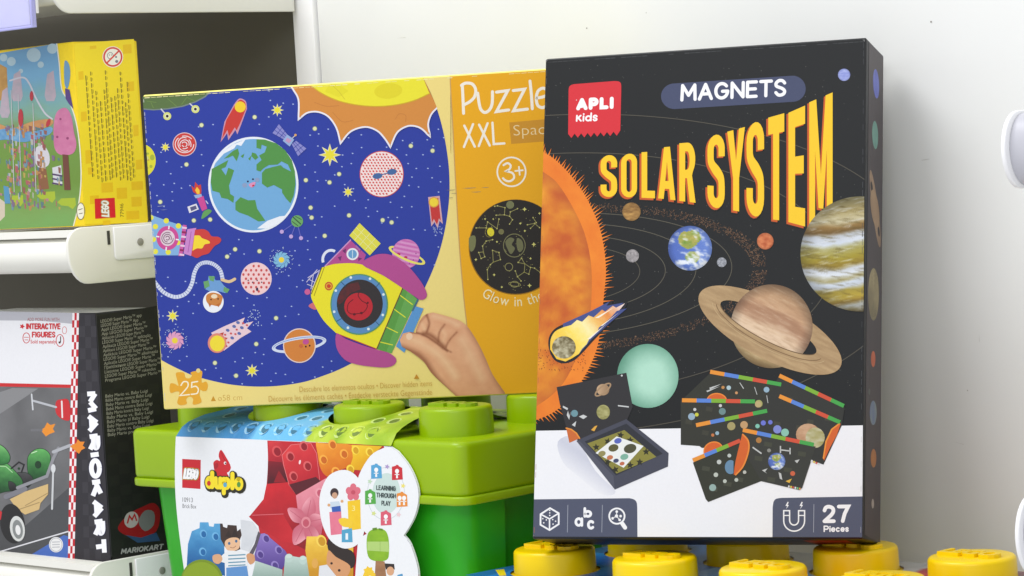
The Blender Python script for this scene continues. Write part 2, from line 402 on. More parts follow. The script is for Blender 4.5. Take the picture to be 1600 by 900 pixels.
# ------------------------------------------------------------------ the setting: wall, back panel, shelf under the boxes
R45 = frame(math.radians(45)); UX = R45.col[0].copy(); VY = R45.col[1].copy(); UZ = Vector((0, 0, 1))
def uv(u, v, z=CH): p = UX * u + VY * v; return Vector((p.x, p.y, z))
VW = 1.803                                   # wall plane
def loc(p): p = p - Vector((0, 0, 0)); return (p.dot(UX), p.dot(VY), p.z)
def place(o):                                # mesh built in shelf axes (u, v, z)
    o.matrix_world = R45.to_4x4(); return o
uw = loc(hit(496, 60, uv(0, VW), VY))[0]     # left edge of the white wall panel
up0 = loc(hit(459.5, 60, uv(0, VW - .004), VY))[0]
ZB = CH - 0.44                               # top of the shelf the boxes stand on
wl = place(bm_obj('wall', box_bm(uw + .0024, .9, VW, VW + .018, ZB - .3, CH + .75, .001), M['wall'])); wl['kind'] = 'structure'
bk = place(bm_obj('back_panel', box_bm(-3.3, up0 - .0005, VW + .012, VW + .024, ZB - .3, CH + .75, .0), M['dark'])); bk['kind'] = 'structure'
A = Art(wl, uv(0, VW), UX, UZ, base=.0003)
A.polys([ell(917, 44, 1.1, n=8), ell(1455, 34, 1.5, n=8), ell(1010, 20, .7, n=6), ell(1512, 610, .9, n=6)], (150, 146, 140))
A.polys([[(1440, 250), (1452, 248), (1453, 248.6), (1441, 250.8)], [(1530, 520), (1531, 534), (1530.4, 534)], [(620, 60), (634, 58), (634, 58.7)], [(1490, 690), (1506, 694), (1506, 694.6)]], (196, 195, 190))
A.build('scuff_marks', wl, PRINT)
post = place(bm_obj('upright_post', box_bm(up0, uw, VW - .004, VW + .03, ZB - .3, CH + .75, .001), M['white']))
post['label'] = 'narrow white upright post between the dark shelf bay and the white wall'; post['category'] = 'post'

# ------------------------------------------------------------------ shelves of the left bay, with rounded noses and end brackets
def nose(v0, z0, z1, k=.02, n=10):           # bulging front profile (v, z)
    zc = (z0 + z1) / 2; hz = (z1 - z0) / 2
    return [(v0 + k * (1 - math.cos(math.asin(max(-1, min(1, t))))) , zc - hz * t) for t in [math.sin((-1 + 2 * i / n) * PI / 2 * .92) / math.sin(PI / 2 * .92) for i in range(n + 1)]]
def shelf(u0, u1, uE, top, bot, label, group=None, bracket=True, v0=1.5, right=False, lip=.0055):
    """top/bot: heights of the end bracket; board and rail stretch from u0 to u1"""
    e = thing('shelf', label, 'shelf', uv((u0 + u1) / 2, VW, top), R45, group)
    T = Matrix.Translation(Vector((-(u0 + u1) / 2, -VW, -top)))
    def put(name, bm, m, ang=35):
        bm.transform(T); return bm_obj(name, bm, m, e, ang)
    put('board', box_bm(u0, u1, v0 + .022, VW - .006, top - .026, top - .004, .0015), M['cream'])
    rb = top - (top - bot) * .80
    prof = nose(v0 + .004, rb, top - .009, .016) + [(v0 + .03, rb), (v0 + .03, top - .003), (v0 + .0105, top - .003), (v0 + .0105, top - .009)]
    put('front_rail', prism_bm(prof, u0, u1, 'x'), M['cream'], 50)
    put('rail_lip', prism_bm([(v0 + .008, top - .0085), (v0 + .02, top - .0085), (v0 + .02, top - .002), (v0 + .008, top - .002)], u0, u1 - .0015, 'x', .0008), M['cream'])
    if bracket:
        hz = top - bot
        pr = [(v0 + .018, top)] + [(v0 + .018 - .018 * math.sin(t), top - .3 * hz + .3 * hz * math.cos(t)) for t in [PI / 2 * i / 8 for i in range(1, 9)]]
        pr += [(v0 + .022 - .022 * math.cos(t), top - .42 * hz - .58 * hz * math.sin(t)) for t in [PI / 2 * i / 8 for i in range(0, 9)]]
        pr += [(VW - .008, bot), (VW - .008, top)]
        put('end_bracket', prism_bm(pr, uE, uE + .004 * (-1 if right else 1), 'x', .001), M['cream'], 50)
        if not right:
            a, b = top - .002, top - .63 * hz
            pl = [(v0 + .052, a), (v0 + .052, b + .004), (v0 + .0535, b + .0012), (v0 + .057, b), (VW - .02, b), (VW - .02, a)]
            put('bracket_plate', prism_bm(pl, uE + .0042, uE + .0062, 'x', .0008), M['white'], 50)
            bm = lathe_bm([(0, 0), (.0036, 0), (.0036, .0007), (.0024, .0012), (0, .0012)], 20)
            bm.transform(Matrix.Translation(Vector((uE + .0062, v0 + .082, (a + b) / 2))) @ Matrix.Rotation(PI / 2, 4, 'Y'))
            put('screw', bm, M['grey'])
            put('slot', box_bm(uE + .0035, uE + .0046, v0 + .0455, v0 + .0485, a - .016, a - .003, 0), M['hole'])
    return e
E = {}
uE = loc(hit(103, 400, uv(0, 1.5), VY))[0]
PE = uv(uE, 0)
zt = loc(hit(117, 356, uv(0, 1.512), VY))[2]; zb = loc(hit(120, 445, PE, UX))[2]
shelf(-3.2, uE, uE, zt, zb, 'cream shelf with rounded front rail under the yellow toy box', 'shelves of the left bay')
zt2 = loc(hit(170, 881, uv(0, 1.512), VY))[2]
shelf(-3.2, uE, uE, zt2, zt2 - (zt - zb), 'cream shelf at the bottom left under the black kart toy box', 'shelves of the left bay')
zb3 = loc(hit(200, 20.5, PE, UX))[2]
shelf(-3.2, uE, uE, zb3 + (zt - zb), zb3, 'cream shelf at the top left with a clear price holder on its rail', 'shelves of the left bay')
# neighbouring bay on the right: only the rail ends reach into view
def right_shelf(y0, y1, xl, label):
    uR = loc(hit(xl, (y0 + y1) / 2, uv(0, 1.5), VY))[0]
    z1 = loc(hit(1590, y0, uv(0, 1.5), VY))[2]; z0 = loc(hit(1590, y1, uv(0, 1.5), VY))[2]
    e = thing('shelf', label, 'shelf', uv(uR + .4, VW, z1), R45, 'shelves of the right bay')
    T = Matrix.Translation(Vector((-(uR + .4), -VW, -z1)))
    def put(name, bm, m, ang=50):
        bm.transform(T); return bm_obj(name, bm, m, e, ang)
    h = z1 - z0
    pr = nose(1.5, z0, z1, .019, 16)
    inner = [(v + .005, z0 + (z - z0) * .94 + .03 * h) for v, z in nose(1.5, z0, z1, .018, 12)]
    put('front_rail', prism_bm(inner + [(1.545, inner[-1][1]), (1.545, inner[0][1])], uR + .004, uR + .8, 'x'), M['grey2'])
    put('rail_end', prism_bm(pr + [(1.56, z0), (1.56, z1)], uR, uR + .0036, 'x', .001), M['white'])
    put('board', box_bm(uR + .02, uR + .8, 1.545, VW - .002, z1 - .025, z1 - .006, .001), M['cream'])
    return e
right_shelf(172, 296, 1563, 'upper white shelf rail end at the right edge of the picture')
right_shelf(778, 905, 1585, 'lower white shelf rail end beside the yellow studs at the right')
# shelf under the storage boxes
e = thing('display_shelf', 'cream shelf board under the green and yellow storage boxes', 'shelf', uv(-1.6, VW, ZB), R45)
bm = box_bm(-.485, .62, -.31, -.003, -.025, 0, .0015); bm_obj('board', bm, M['cream'], e)
bm = prism_bm(nose(-.334, -.055, 0, .02) + [(-.311, -.055), (-.311, 0)], -.485, .62, 'x'); bm_obj('front_rail', bm, M['cream'], e)

# price holder on the top shelf rail
vL = 1.492
pa, pb = hit(-60, 40, uv(0, vL), VY), hit(52, 42, uv(0, vL), VY)
ua, ub, zl = loc(pa)[0], loc(pb)[0], loc(hit(52, 41, uv(0, vL), VY))[2]
e = thing('price_holder', 'clear plastic price holder with blank white card at the top left corner', 'price label', uv((ua + ub) / 2, vL, zl), R45)
W2 = (ub - ua) / 2
bm = box_bm(-W2, W2, 0, .0012, 0, .045, .0004); bm_obj('clear_cover', bm, M['clear'], e)
bm = box_bm(-W2, W2, -.001, .0042, -.001, .0012, .0005); box_bm(W2 - .0022, W2, -.0012, .0042, .0002, .045, .0005, bm=bm)
bm_obj('holder_edge', bm, mat('lilac_edge_plastic', (170, 170, 225), .3, 30, .03), e)
bm = box_bm(-W2, W2 - .008, .002, .0026, .0022, .045, 0); bm_obj('blank_card', bm, M['paper'], e)
bm = box_bm(-W2, W2, .0044, .0078, .012, .045, 0.0005); bm_obj('mounting_strip', bm, M['white'], e)

# ------------------------------------------------------------------ studs
def add_studs(parent, spots, r, hgt, m, z, txt_rot=0.0, base=0.0):
    bm = lathe_bm([(r, -base), (r, 0), (r * .985, hgt - .0030), (r * .97, hgt - .0016), (r * .94, hgt - .0005), (r * .90, hgt), (0, hgt)], 64)
    bmesh.ops.recalc_face_normals(bm, faces=bm.faces)
    me = bpy.data.meshes.new('stud'); bm.to_mesh(me); bm.free(); me.materials.append(m); smooth(me, 30)
    vs, fs = text_mesh('LEGO', .045, 1.0)
    x0, x1 = min(v[0] for v in vs), max(v[0] for v in vs); k = 1.5 * r / (x1 - x0); y1 = max(v[1] for v in vs)
    b = bmesh.new(); vv = [b.verts.new(((v[0] - (x0 + x1) / 2) * k, (v[1] - y1 / 2) * k * 1.15, hgt + .0028)) for v in vs]
    for f in fs:
        try: b.faces.new([vv[i] for i in f])
        except ValueError: pass
    bmesh.ops.remove_doubles(b, verts=b.verts, dist=1e-6)
    g = bmesh.ops.extrude_face_region(b, geom=list(b.faces))
    for q in g['geom']:
        if isinstance(q, bmesh.types.BMVert): q.co.z -= .0036
    b.transform(Matrix.Rotation(txt_rot, 4, 'Z')); bmesh.ops.recalc_face_normals(b, faces=b.faces)
    mt = bpy.data.meshes.new('raised_lettering'); b.to_mesh(mt); b.free(); mt.materials.append(m)
    for (x, y) in spots:
        s = link_mesh('stud', me, parent); s.location = (x, y, z)
        t = link_mesh('raised_lettering', mt, s)

# ------------------------------------------------------------------ green storage box
GO = Vector((-0.0501, 2.2325, CH - 0.23517)); GR = frame(0.758272); GH = GO.z - ZB
GW, GD, LH = .434, .212, .0470
GE = thing('storage_box', 'green brick shaped storage box with lime lid and printed cardboard sleeve', 'storage box', GO + GR @ Vector((-GW / 2, GD / 2, -GH)), GR)
T = Matrix.Translation(Vector((GW / 2, -GD / 2, GH)))
def gput(name, bm, m, parent=None, ang=35): bm.transform(T); return bm_obj(name, bm, m, parent or GE, ang)
bm = prism_bm(rrect(-GW, 0, 0, GD, .013, 8), -LH, 0, 'z', .0055, 5)
lid = gput('lid', bm, M['lime'])
gput('lid_rim', prism_bm(rrect(-GW - .0022, .0022, -.0022, GD + .0022, .017, 8), -LH - .006, -LH + .0015, 'z', .0018, 3), M['lime'], lid)
# tub tapers downwards, with a step-in on its short sides
def tub_outline(ins):
    a = rrect(-GW + ins, -ins, ins, GD - ins, .018, 8)
    out = []
    st = .013
    y0, y1 = .062, GD - .062
    # right side: insert recess (points run counter-clockwise: first corner is (x1,y1))
    br = [p for p in a]
    # order: top-right corner, top-left, bottom-left, bottom-right
    n = 9
    tr, tl, bl, brc = br[:n], br[n:2 * n], br[2 * n:3 * n], br[3 * n:]
    xr, xl = -ins, -GW + ins
    out = tr + tl + [(xl, y1), (xl + st, y1 - .004), (xl + st, y0 + .004), (xl, y0)] + bl + brc + [(xr, y0), (xr - st, y0 + .004), (xr - st, y1 - .004), (xr, y1)]
    return out
b = bmesh.new(); rows = []
for ins, z in ((.0125, -LH - .001), (.0135, -LH - .02), (.0215, -GH + .003), (.0235, -GH)):
    rows.append([b.verts.new((x, y, z)) for x, y in tub_outline(ins)])
for A_, B_ in zip(rows, rows[1:]):
    for i in range(len(A_)):
        j = (i + 1) % len(A_); b.faces.new((A_[i], A_[j], B_[j], B_[i]))
b.faces.new(rows[0]); b.faces.new(rows[-1])
gput('tub', b, M['green'])
gs = [(-.0545 - .106 * i, .052 + .108 * j) for j in (0, 1) for i in range(4)]
SH = CH - .2114 - GO.z
add_studs(lid, [(x + GW / 2, y - GD / 2) for x, y in gs], .0318, SH, M['lime'], GH, 0, .002)

# ------------------------------------------------------------------ storage box with yellow studs, bottom right
KY = .3245 / .306677
YO = Vector((.020433 * KY, .814490 * 0 + 2.1 * KY, CH - .3245)); YR = frame(.81449)
SX, SY, SHY = .107077 * KY, .103814 * KY, .0205
YH = YO.z - ZB - SHY                                        # lid height above the shelf
x0, x1, y0, y1 = -.0565, 3 * SX + .0565, -.0525, SY + .0525
YC = Vector(((x0 + x1) / 2, (y0 + y1) / 2, 0))
YE = thing('storage_box', 'low storage box with yellow studs under the black magnet game box', 'storage box', YO + YR @ Vector((YC.x, YC.y, -SHY - YH)), YR)
hw, hd = (x1 - x0) / 2, (y1 - y0) / 2
lidY = bm_obj('lid', prism_bm(rrect(-hw, hw, -hd, hd, .014, 8), YH - .045, YH - .0005, 'z', .003, 3), M['yellow'], YE)
bm_obj('tub', prism_bm(rrect(-hw + .01, hw - .01, -hd + .01, hd - .01, .014, 8), 0, YH - .045, 'z', .002, 2), mat('blue_plastic', (20, 90, 190), .35, 15, .03), YE)
ys = [(i * SX - YC.x, j * SY - YC.y) for j in (0, 1) for i in range(4)]
add_studs(lidY, ys, .0339, SHY, M['yellow'], YH, 0, .001)
# ------------------------------------------------------------------ black magnet game box
SO = Vector((.004124, 2.174576, CH - .309805)); SR = frame(.363173, .234316, -.005903); SW, SHH, SD = .27, .395906, .059887
SE = thing('game_box', 'black magnet game box with big yellow solar system title leaning back on yellow studs', 'game box', SO + SR @ Vector((SW / 2, SD / 2, 0)), SR)
bm_obj('box_lid', box_bm(-SW / 2, SW / 2, -SD / 2, SD / 2, 0, SHH, .0016, 3), M['black'], SE)
sx_, sy_, sz_ = SR.col[0], SR.col[1], SR.col[2]
QS = [(853.2, 94), (1352.2, 61.5), (1347.3, 839.5), (833.2, 838.5)]
A = Art(SE, SO, sx_, sz_, gain=1.28, clip=QS)
BLK = (26, 28, 30)
A.poly(QS, BLK)
# faint speckled stars
r = random.Random(3)
A.polys([ell(x, y, q, n=5) for x, y, q in [(r.uniform(858, 1345), r.uniform(100, 655), r.choice((.45, .6, .8))) for _ in range(420)]], (92, 92, 88))
# orbits
for a, b, c, wd in ((128, 46, (88, 84, 72), 1.1), (168, 62, (92, 88, 76), 1.2), (216, 80, (92, 88, 76), 1.2), (272, 96, (92, 88, 76), 1.2), (430, 190, (84, 80, 70), 1.3), (560, 250, (84, 80, 70), 1.3)):
    A.stroke(ell(872, 430, a, b, -3, n=90, a0=-100, a1=100), wd, c, cap=False)
bel = []
for i in range(1700):
    t = math.radians(r.uniform(-95, 98)); k = r.gauss(0, 1); k = max(-1.6, min(1.6, k)); rr = 1 + k * .022
    rx, ry = 314 * rr, 108 * rr + 1.4 * k; x = 873 + rx * math.cos(t); y = 433 + ry * math.sin(t) - .05 * rx * math.cos(t) + (5 if t > 0 else 0)
    th = r.uniform(0, 3); bel.append([(x + 1.9 * math.cos(th), y + 1.9 * math.sin(th)), (x - .8 * math.sin(th), y + .8 * math.cos(th)), (x - 1.4 * math.cos(th), y - 1.4 * math.sin(th))])
A.polys(bel[:900], (98, 74, 58)); A.polys(bel[900:1400], (124, 92, 70)); A.polys(bel[1400:], (140, 110, 86))
# the sun with a ragged edge
base = sm([(846, 236), (868, 250), (890, 272), (908, 296), (922, 320), (936, 352), (944, 388), (947, 425), (944, 460), (940, 500), (934, 540), (922, 572), (906, 600), (888, 625), (862, 646), (828, 660)], n=7)
edge = []
for i, p in enumerate(base):
    q = base[min(i + 1, len(base) - 1)]; o = base[max(i - 1, 0)]; d = Vector((q[0] - o[0], q[1] - o[1])).normalized(); nx, ny = d.y, -d.x
    k = r.choice((4, 7, 9, 12, 15, 17)) * r.uniform(.8, 1.1); sw = r.uniform(-2.5, 3)
    edge += [(p[0] - d.x * 1.2, p[1] - d.y * 1.2), (p[0] + nx * k - d.x * sw - d.x * 3, p[1] + ny * k - d.y * 3), (p[0] + d.x * 1.2, p[1] + d.y * 1.2)]
def sunc(x, y):
    f = fbm(x / 34, y / 34, 5); g = fbm(x / 9, y / 9, 8)
    return mixc((226, 112, 36), (248, 150, 48), .35 + .9 * (f - .5) + .25 * g)
A.paint([(800, 200), (846, 228)] + edge + [(800, 680)], sunc, 7)
def sunin(x, y):
    f = fbm(x / 40 + 3, y / 28, 11); g = fbm(x / 14, y / 11, 15)
    c = mixc((196, 92, 38), (236, 158, 46), .5 + 1.5 * (f - .5) + .6 * (g - .5))
    e = ((x - 800) / 127) ** 2 + ((y - 450) / 200) ** 2
    return mixc(c, (186, 92, 44), max(0, (e - .72)) * 2.2)
A.paint([(780, 262)] + sm([(848, 268), (870, 285), (893, 320), (912, 360), (922, 400), (925, 440), (922, 490), (908, 540), (886, 590), (862, 618), (830, 640)]) + [(780, 650)], sunin, 6)
A.polys([[(x, y), (x + 2, y + .6), (x + 1, y + 1.6)] for x, y in [(r.uniform(838, 915), 545 + r.uniform(0, 34) - 0) for _ in range(120)]], (120, 62, 34))
# planets
def ball(cx, cy, R, fn, ry=None, step=3.0, n=48): A.paint(ell(cx, cy, R, ry or R, n=n), lambda x, y: fn((x - cx) / R, (y - cy) / (ry or R)), step)
def rim(c, u, v, k=.35):
    e = u * u + v * v; return mixc(c, (max(0, c[0] * .55), max(0, c[1] * .55), max(0, c[2] * .55)), max(0, e - .55) * 2.0 * k / .9)
ball(1319, 117, 9.6, lambda u, v: rim(mixc((110, 120, 200), (190, 200, 240), .5 + .8 * (fbm(u * 2, v * 5, 2) - .5)), u, v), step=2)
ball(987, 331, 14.3, lambda u, v: rim(mixc((128, 92, 48), (205, 160, 92), .5 + 1.6 * (fbm(u * 2 + 3, v * 4, 4) - .5)), u, v), step=2)
ball(988.5, 400, 10.2, lambda u, v: rim(mixc((120, 116, 118), (196, 190, 190), .5 + 1.2 * (fbm(u * 4, v * 4, 6) - .5)), u, v), step=2)
ball(1196, 377, 13, lambda u, v: rim(mixc((176, 82, 46), (226, 140, 92), .5 + 1.4 * (fbm(u * 3, v * 3, 9) - .5)), u, v), step=2)
ball(1128, 410, 7.6, lambda u, v: rim(mixc((110, 114, 122), (196, 198, 206), .5 + 1.6 * (fbm(u * 4, v * 4, 12) - .5)), u, v), step=2)
def earth(u, v):
    n = fbm(u * 2.1 + 4.2, v * 2.1 + 1.3, 21); cl = fbm(u * 3.5 - v * 2 + 9, v * 5 + 2, 31)
    oc = mixc((70, 96, 178), (120, 150, 220), .5 + u * .3)
    land = mixc((110, 150, 60), (196, 178, 96), fbm(u * 4, v * 4, 41) * 1.3 - .2)
    d = math.hypot(u + .1, (v + .42) * 1.35)
    c = mixc(oc, land, 1 if (d < .58 + .5 * (n - .5) or math.hypot(u - .12, (v - .38) * 1.2) < .3 + .3 * (n - .5)) else 0)
    c = mixc(c, (232, 238, 246), max(0, cl - .56 + .25 * max(0, v)) * 4)
    return rim(c, u, v, .45)
ball(1078.5, 388, 34.3, earth, 35, 2.2)
def jup(u, v):
    w_ = .06 * math.sin(u * 3) + .10 * (fbm(u * 3.2, v * 6, 51) - .5); y = v + w_ + .06 * u
    st = [(-1, (150, 140, 96)), (-.82, (176, 160, 108)), (-.62, (206, 196, 160)), (-.52, (150, 118, 66)), (-.44, (120, 92, 48)), (-.37, (196, 200, 206)), (-.25, (212, 220, 232)), (-.16, (176, 170, 110)), (.0, (168, 152, 52)), (.14, (152, 128, 46)), (.22, (206, 210, 216)), (.3, (226, 232, 240)), (.38, (170, 160, 110)), (.44, (210, 220, 234)), (.52, (200, 206, 214)), (.58, (168, 150, 62)), (.7, (186, 162, 60)), (.78, (150, 122, 52)), (.86, (196, 200, 196)), (.94, (150, 138, 96)), (1, (122, 110, 78))]
    c = ramp(st, y); f = fbm(u * 5 + 2 + v * 3, v * 30 - u * 5, 61, 5); g = fbm(u * 5 - 3, v * 30 + u * 6, 67, 4)
    c = mixc(c, (96, 80, 36), max(0, f - .5) * 1.7); return rim(mixc(c, (238, 240, 244), max(0, g - .58) * 1.8), u, v, .6)
ball(1345, 397, 94, jup, 90, 2.6, 80)
# neptune green
ball(1012.5, 587.5, 48, lambda u, v: mixc((180, 226, 204), (96, 152, 128), max(0, ((u - .12) ** 2 + (v - .05) ** 2) - .16) * .95 + .2 * (fbm(u * 3, v * 3, 71) - .5)), 50, 4)
# ringed planet
def ringc(x, y):
    return mixc((146, 116, 82), (206, 176, 132), .55 + .8 * (fbm((x - 1203) / 60 + (y - 516) / 26, (y - 516) / 5 - (x - 1203) / 10, 81, 5) - .5))
ro = ell(1203.5, 516, 124, 45, 27.5, n=72); ri = ell(1201, 512, 84, 20, 27.5, n=72)
def half(o, i, a, b): return o[a:b + 1] + i[a:b + 1][::-1]
A.paint(ro[36:] + [ro[0]] + ([ri[0]] + ri[:35:-1]), ringc, 3.5)
def sat(u, v):
    c_, s_ = math.cos(math.radians(27)), math.sin(math.radians(27)); b = -u * s_ + v * c_; a = u * c_ + v * s_
    b2 = b + .03 * math.sin(a * 4) + .14 * (fbm(a * 3, b * 12, 91, 5) - .5) + a * a * -.12
    c = ramp([(-1, (160, 126, 94)), (-.7, (190, 152, 116)), (-.45, (206, 166, 130)), (-.3, (176, 134, 104)), (-.1, (186, 146, 116)), (.1, (226, 196, 164)), (.3, (232, 204, 174)), (.5, (200, 168, 130)), (.75, (206, 178, 128)), (1, (156, 128, 84))], b2)
    q = fbm(a * 4, b * 26, 93, 4); c = mixc(c, (140, 100, 72), max(0, q - .5) * .8); c = mixc(c, (246, 226, 200), max(0, .46 - q) * .9)
    return rim(c, u, v, .65)
ball(1206, 510, 64, sat, 65.5, 2.8, 64)
A.paint(ro[:37] + ri[:37][::-1], ringc, 3.5)
A.stroke(ri[2:35], 1.3, (112, 88, 60), cap=False)
for k, c in ((.86, (132, 104, 72)), (.76, (196, 168, 126))): A.stroke(ell(1203, 514.8, 84 + 40 * (1 - k) * 1.6, 20 + 25 * (1 - k) * 1.6, 27.5, n=40, a0=8, a1=172), 1.2, c, cap=False)
# comet
A.poly(sm([(858, 545), (858, 528), (866, 515), (880, 507), (896, 502), (922, 488), (955, 470), (958, 476), (975, 474), (981, 472), (976, 483), (958, 502), (930, 530), (910, 552), (896, 564), (880, 568), (866, 562)], True, 4), (34, 34, 40))
A.poly([(880, 506), (920, 488), (953, 471), (948, 478), (975, 473), (960, 486), (980, 482), (955, 503), (925, 530), (906, 552), (880, 520)], (70, 82, 140))
def cometc(x, y):
    t = ((x - 880) * .8 + (505 - y + 35) * .6) / 100; return mixc(ramp([(0, (246, 200, 60)), (.25, (252, 226, 104)), (.48, (252, 238, 170)), (.66, (244, 186, 96)), (.85, (232, 142, 70)), (1.1, (240, 214, 206))], t), (250, 250, 240), .5 * (fbm(x / 5 - y / 7, y / 6 + x / 20, 5) - .4))
A.paint(sm([(860, 546), (861, 530), (868, 518), (882, 511)], n=4) + [(893, 508), (902, 500), (910, 503), (920, 493), (928, 496), (941, 484), (946, 487), (958, 478), (963, 481), (977, 474), (968, 485), (964, 486), (956, 495), (944, 506), (936, 512), (934, 518), (921, 530), (917, 538), (910, 545), (905, 553), (894, 560), (884, 565), (870, 561)], cometc, 3)
A.polys([[(930, 497), (962, 479), (936, 497)], [(938, 510), (968, 488), (942, 509)], [(918, 530), (948, 506), (922, 530)]], (250, 240, 220))
ball(881.5, 543, 18.5, lambda u, v: mixc((96, 84, 52), (206, 200, 170), .45 + 1.5 * (fbm(u * 4 + 1, v * 4, 14) - .5) + .2 * v - .2 * u), 17.5, 2)
# white panel
A.poly([(820, 673.5), (1360, 664.5), (1360, 860), (820, 860)], (243, 243, 247))
# logo tag
zz = [(969.5, 204)] + [(969.5 - 10.2 * (i + .5), 211.5 + .35 * i) if False else (969 - 81 * (i + 1) / 16, (205.5 + 4 * (i + 1) / 16) + (6.5 if i % 2 == 0 else 0)) for i in range(16)]
A.poly(sm([(888.6, 150), (889, 138), (892, 133.5), (898, 131.5)], n=3) + [(898, 131.6)] + sm([(960, 126.8), (967, 127.5), (970.5, 131), (971, 140)], n=3) + zz, (216, 48, 58))
pen(A, 'APLI', 900.5, 172.8, 19, (250, 250, 250), 58.5, 6.0, slope=-.045, lean=.02, gap=.62)
A.poly([(904.5, 169), (911, 168.6), (909, 161)], (250, 250, 250))
pen(A, 'kids', 900, 190.5, 14, (250, 250, 250), 34, 2.6, slope=-.03, shear=.06, gap=.28)
A.polys([ell(901, 156.5, .8, n=6)], (250, 220, 220))
# pill
A.poly(ell(1054, 150.5, 21, 20, n=24, a0=90, a1=270) + ell(1238.5, 138.8, 20.5, 20.4, n=24, a0=-90, a1=90), (70, 77, 106))
pen(A, 'MAGNETS', 1063, 159, 27.5, (250, 250, 252), 166, 5.0, slope=-.051, lean=.02, gap=.34)
# title
TT = [('S', 935.5, 244, 964.5, 242, 311.5, 311.5), ('O', 967.5, 242, 995.5, 239.5, 312, 312), ('L', 999.5, 238.5, 1023.5, 237, 312.5, 313.5), ('A', 1025.5, 231.5, 1055.5, 229, 313.5, 316.5), ('R', 1058.5, 224.5, 1087, 222.5, 317.5, 320.5),
      ('S', 1102.5, 213, 1132.5, 209, 326.5, 331), ('Y', 1133.5, 206.5, 1164, 199, 331, 335.5), ('S', 1163.5, 195.5, 1194, 187.5, 339.5, 344.5), ('T', 1197.5, 184.5, 1225.5, 177.5, 345.5, 349), ('E', 1229, 177, 1258, 165.5, 350.5, 357.5), ('M', 1261.5, 160.5, 1301, 145, 357.5, 367)]
# heavy condensed letters drawn as strokes in a unit cell (x 0..1, y 0 bottom..1 top)
def seg(a, b, w_, hw=None):
    d = Vector((b[0] - a[0], b[1] - a[1])); n = Vector((-d.y, d.x)).normalized() * w_ / 2
    return [(a[0] - n.x, a[1] - n.y), (b[0] - n.x, b[1] - n.y), (b[0] + n.x, b[1] + n.y), (a[0] + n.x, a[1] + n.y)]
def arcs(cx, cy, rx, ry, a0, a1, n=10): return [(cx + rx * math.cos(math.radians(a0 + (a1 - a0) * i / n)), cy + ry * math.sin(math.radians(a0 + (a1 - a0) * i / n))) for i in range(n + 1)]
W_, H_ = .36, .17
SOUT = [(1, .70), (1, .82)] + arcs(.5, .80, .5, .20, 0, 180)[1:] + [(0, .72)] + sm([(0, .72), (.05, .60), (.3, .48), (.6, .38), (.64, .30)])[1:] + [(.64, .22)] + arcs(.5, .20, .14, .065, 0, -180)[1:] + [(.36, .30), (0, .30), (0, .2)] + arcs(.5, .20, .5, .20, 180, 360)[1:] + [(1, .30)] + sm([(1, .30), (.94, .44), (.7, .55), (.4, .64), (.36, .72)])[1:] + [(.36, .80)] + arcs(.5, .80, .14, .065, 180, 0)[1:] + [(.64, .70)]
G = {
 'S': ([SOUT], None),
 'O': ([arcs(.5, .80, .5, .2, 0, 180) + arcs(.5, .2, .5, .2, 180, 360)], [arcs(.5, .80, .16, .075, 0, 180) + arcs(.5, .2, .16, .075, 180, 360)]),
 'L': ([[(0, 0), (1, 0), (1, .16), (.42, .16), (.42, 1), (0, 1)]], None),
 'A': ([[(0, 0), (.32, 0), (.38, .2), (.64, .2), (.7, 0), (1, 0), (.68, 1), (.34, 1)]], [[(.42, .35), (.6, .35), (.51, .72)]]),
 'R': ([[(0, 0), (.36, 0), (.36, .40), (.47, .40), (.64, 0), (1, 0), (.78, .45)] + arcs(.5, .72, .48, .28, -45, 90) + [(0, 1)]], [[(.36, .54)] + arcs(.48, .70, .15, .155, -90, 90) + [(.36, .855)]]),
 'Y': ([[(.33, 0), (.67, 0), (.67, .40), (1, 1), (.66, 1), (.5, .62), (.34, 1), (0, 1), (.33, .40)]], None),
 'T': ([[(.3, 0), (.68, 0), (.68, .83), (1, .83), (1, 1), (0, 1), (0, .83), (.3, .83)]], None),
 'E': ([[(0, 0), (1, 0), (1, .15), (.4, .15), (.4, .44), (.92, .44), (.92, .59), (.4, .59), (.4, .85), (1, .85), (1, 1), (0, 1)]], None),
 'M': ([[(0, 0), (.25, 0), (.25, .60), (.40, .16), (.60, .16), (.75, .60), (.75, 0), (1, 0), (1, 1), (.70, 1), (.5, .42), (.30, 1), (0, 1)]], None)}
def title(ch, quad, col, ox, oy, grow=0):
    ol, ho = G[ch]; TL, TR, BR, BL = quad
    TL = (TL[0] - grow, TL[1] - grow); TR = (TR[0] + grow, TR[1] - grow); BR = (BR[0] + grow, BR[1] + grow); BL = (BL[0] - grow, BL[1] + grow)
    def mp(p): a, b = p; return (ox + (BL[0] * (1 - a) + BR[0] * a) * (1 - b) + (TL[0] * (1 - a) + TR[0] * a) * b, oy + (BL[1] * (1 - a) + BR[1] * a) * (1 - b) + (TL[1] * (1 - a) + TR[1] * a) * b)
    outer = [mp(p) for p in ol[0]]; hs = [[mp(p) for p in h] for h in ho] if ho else None
    A.poly(outer, col, hs)
for pas in range(3):
    for (ch, xa, ta, xb, tb, ba, bb) in TT:
        q = [(xa + 3, ta), (xb, tb), (xb, bb - 3), (xa + 3, ba - 3)]
        if pas == 0: title(ch, q, (38, 34, 32), -2.6, 2.6, 1.6)
        if pas == 1: title(ch, q, (204, 92, 38), -2.6, 2.2, .3)
        if pas == 2: title(ch, q, (250, 204, 42), .2, -.4)
# jupiter covers the foot of the last letter
ball(1345, 397, 94, jup, 90, 2.6, 80)
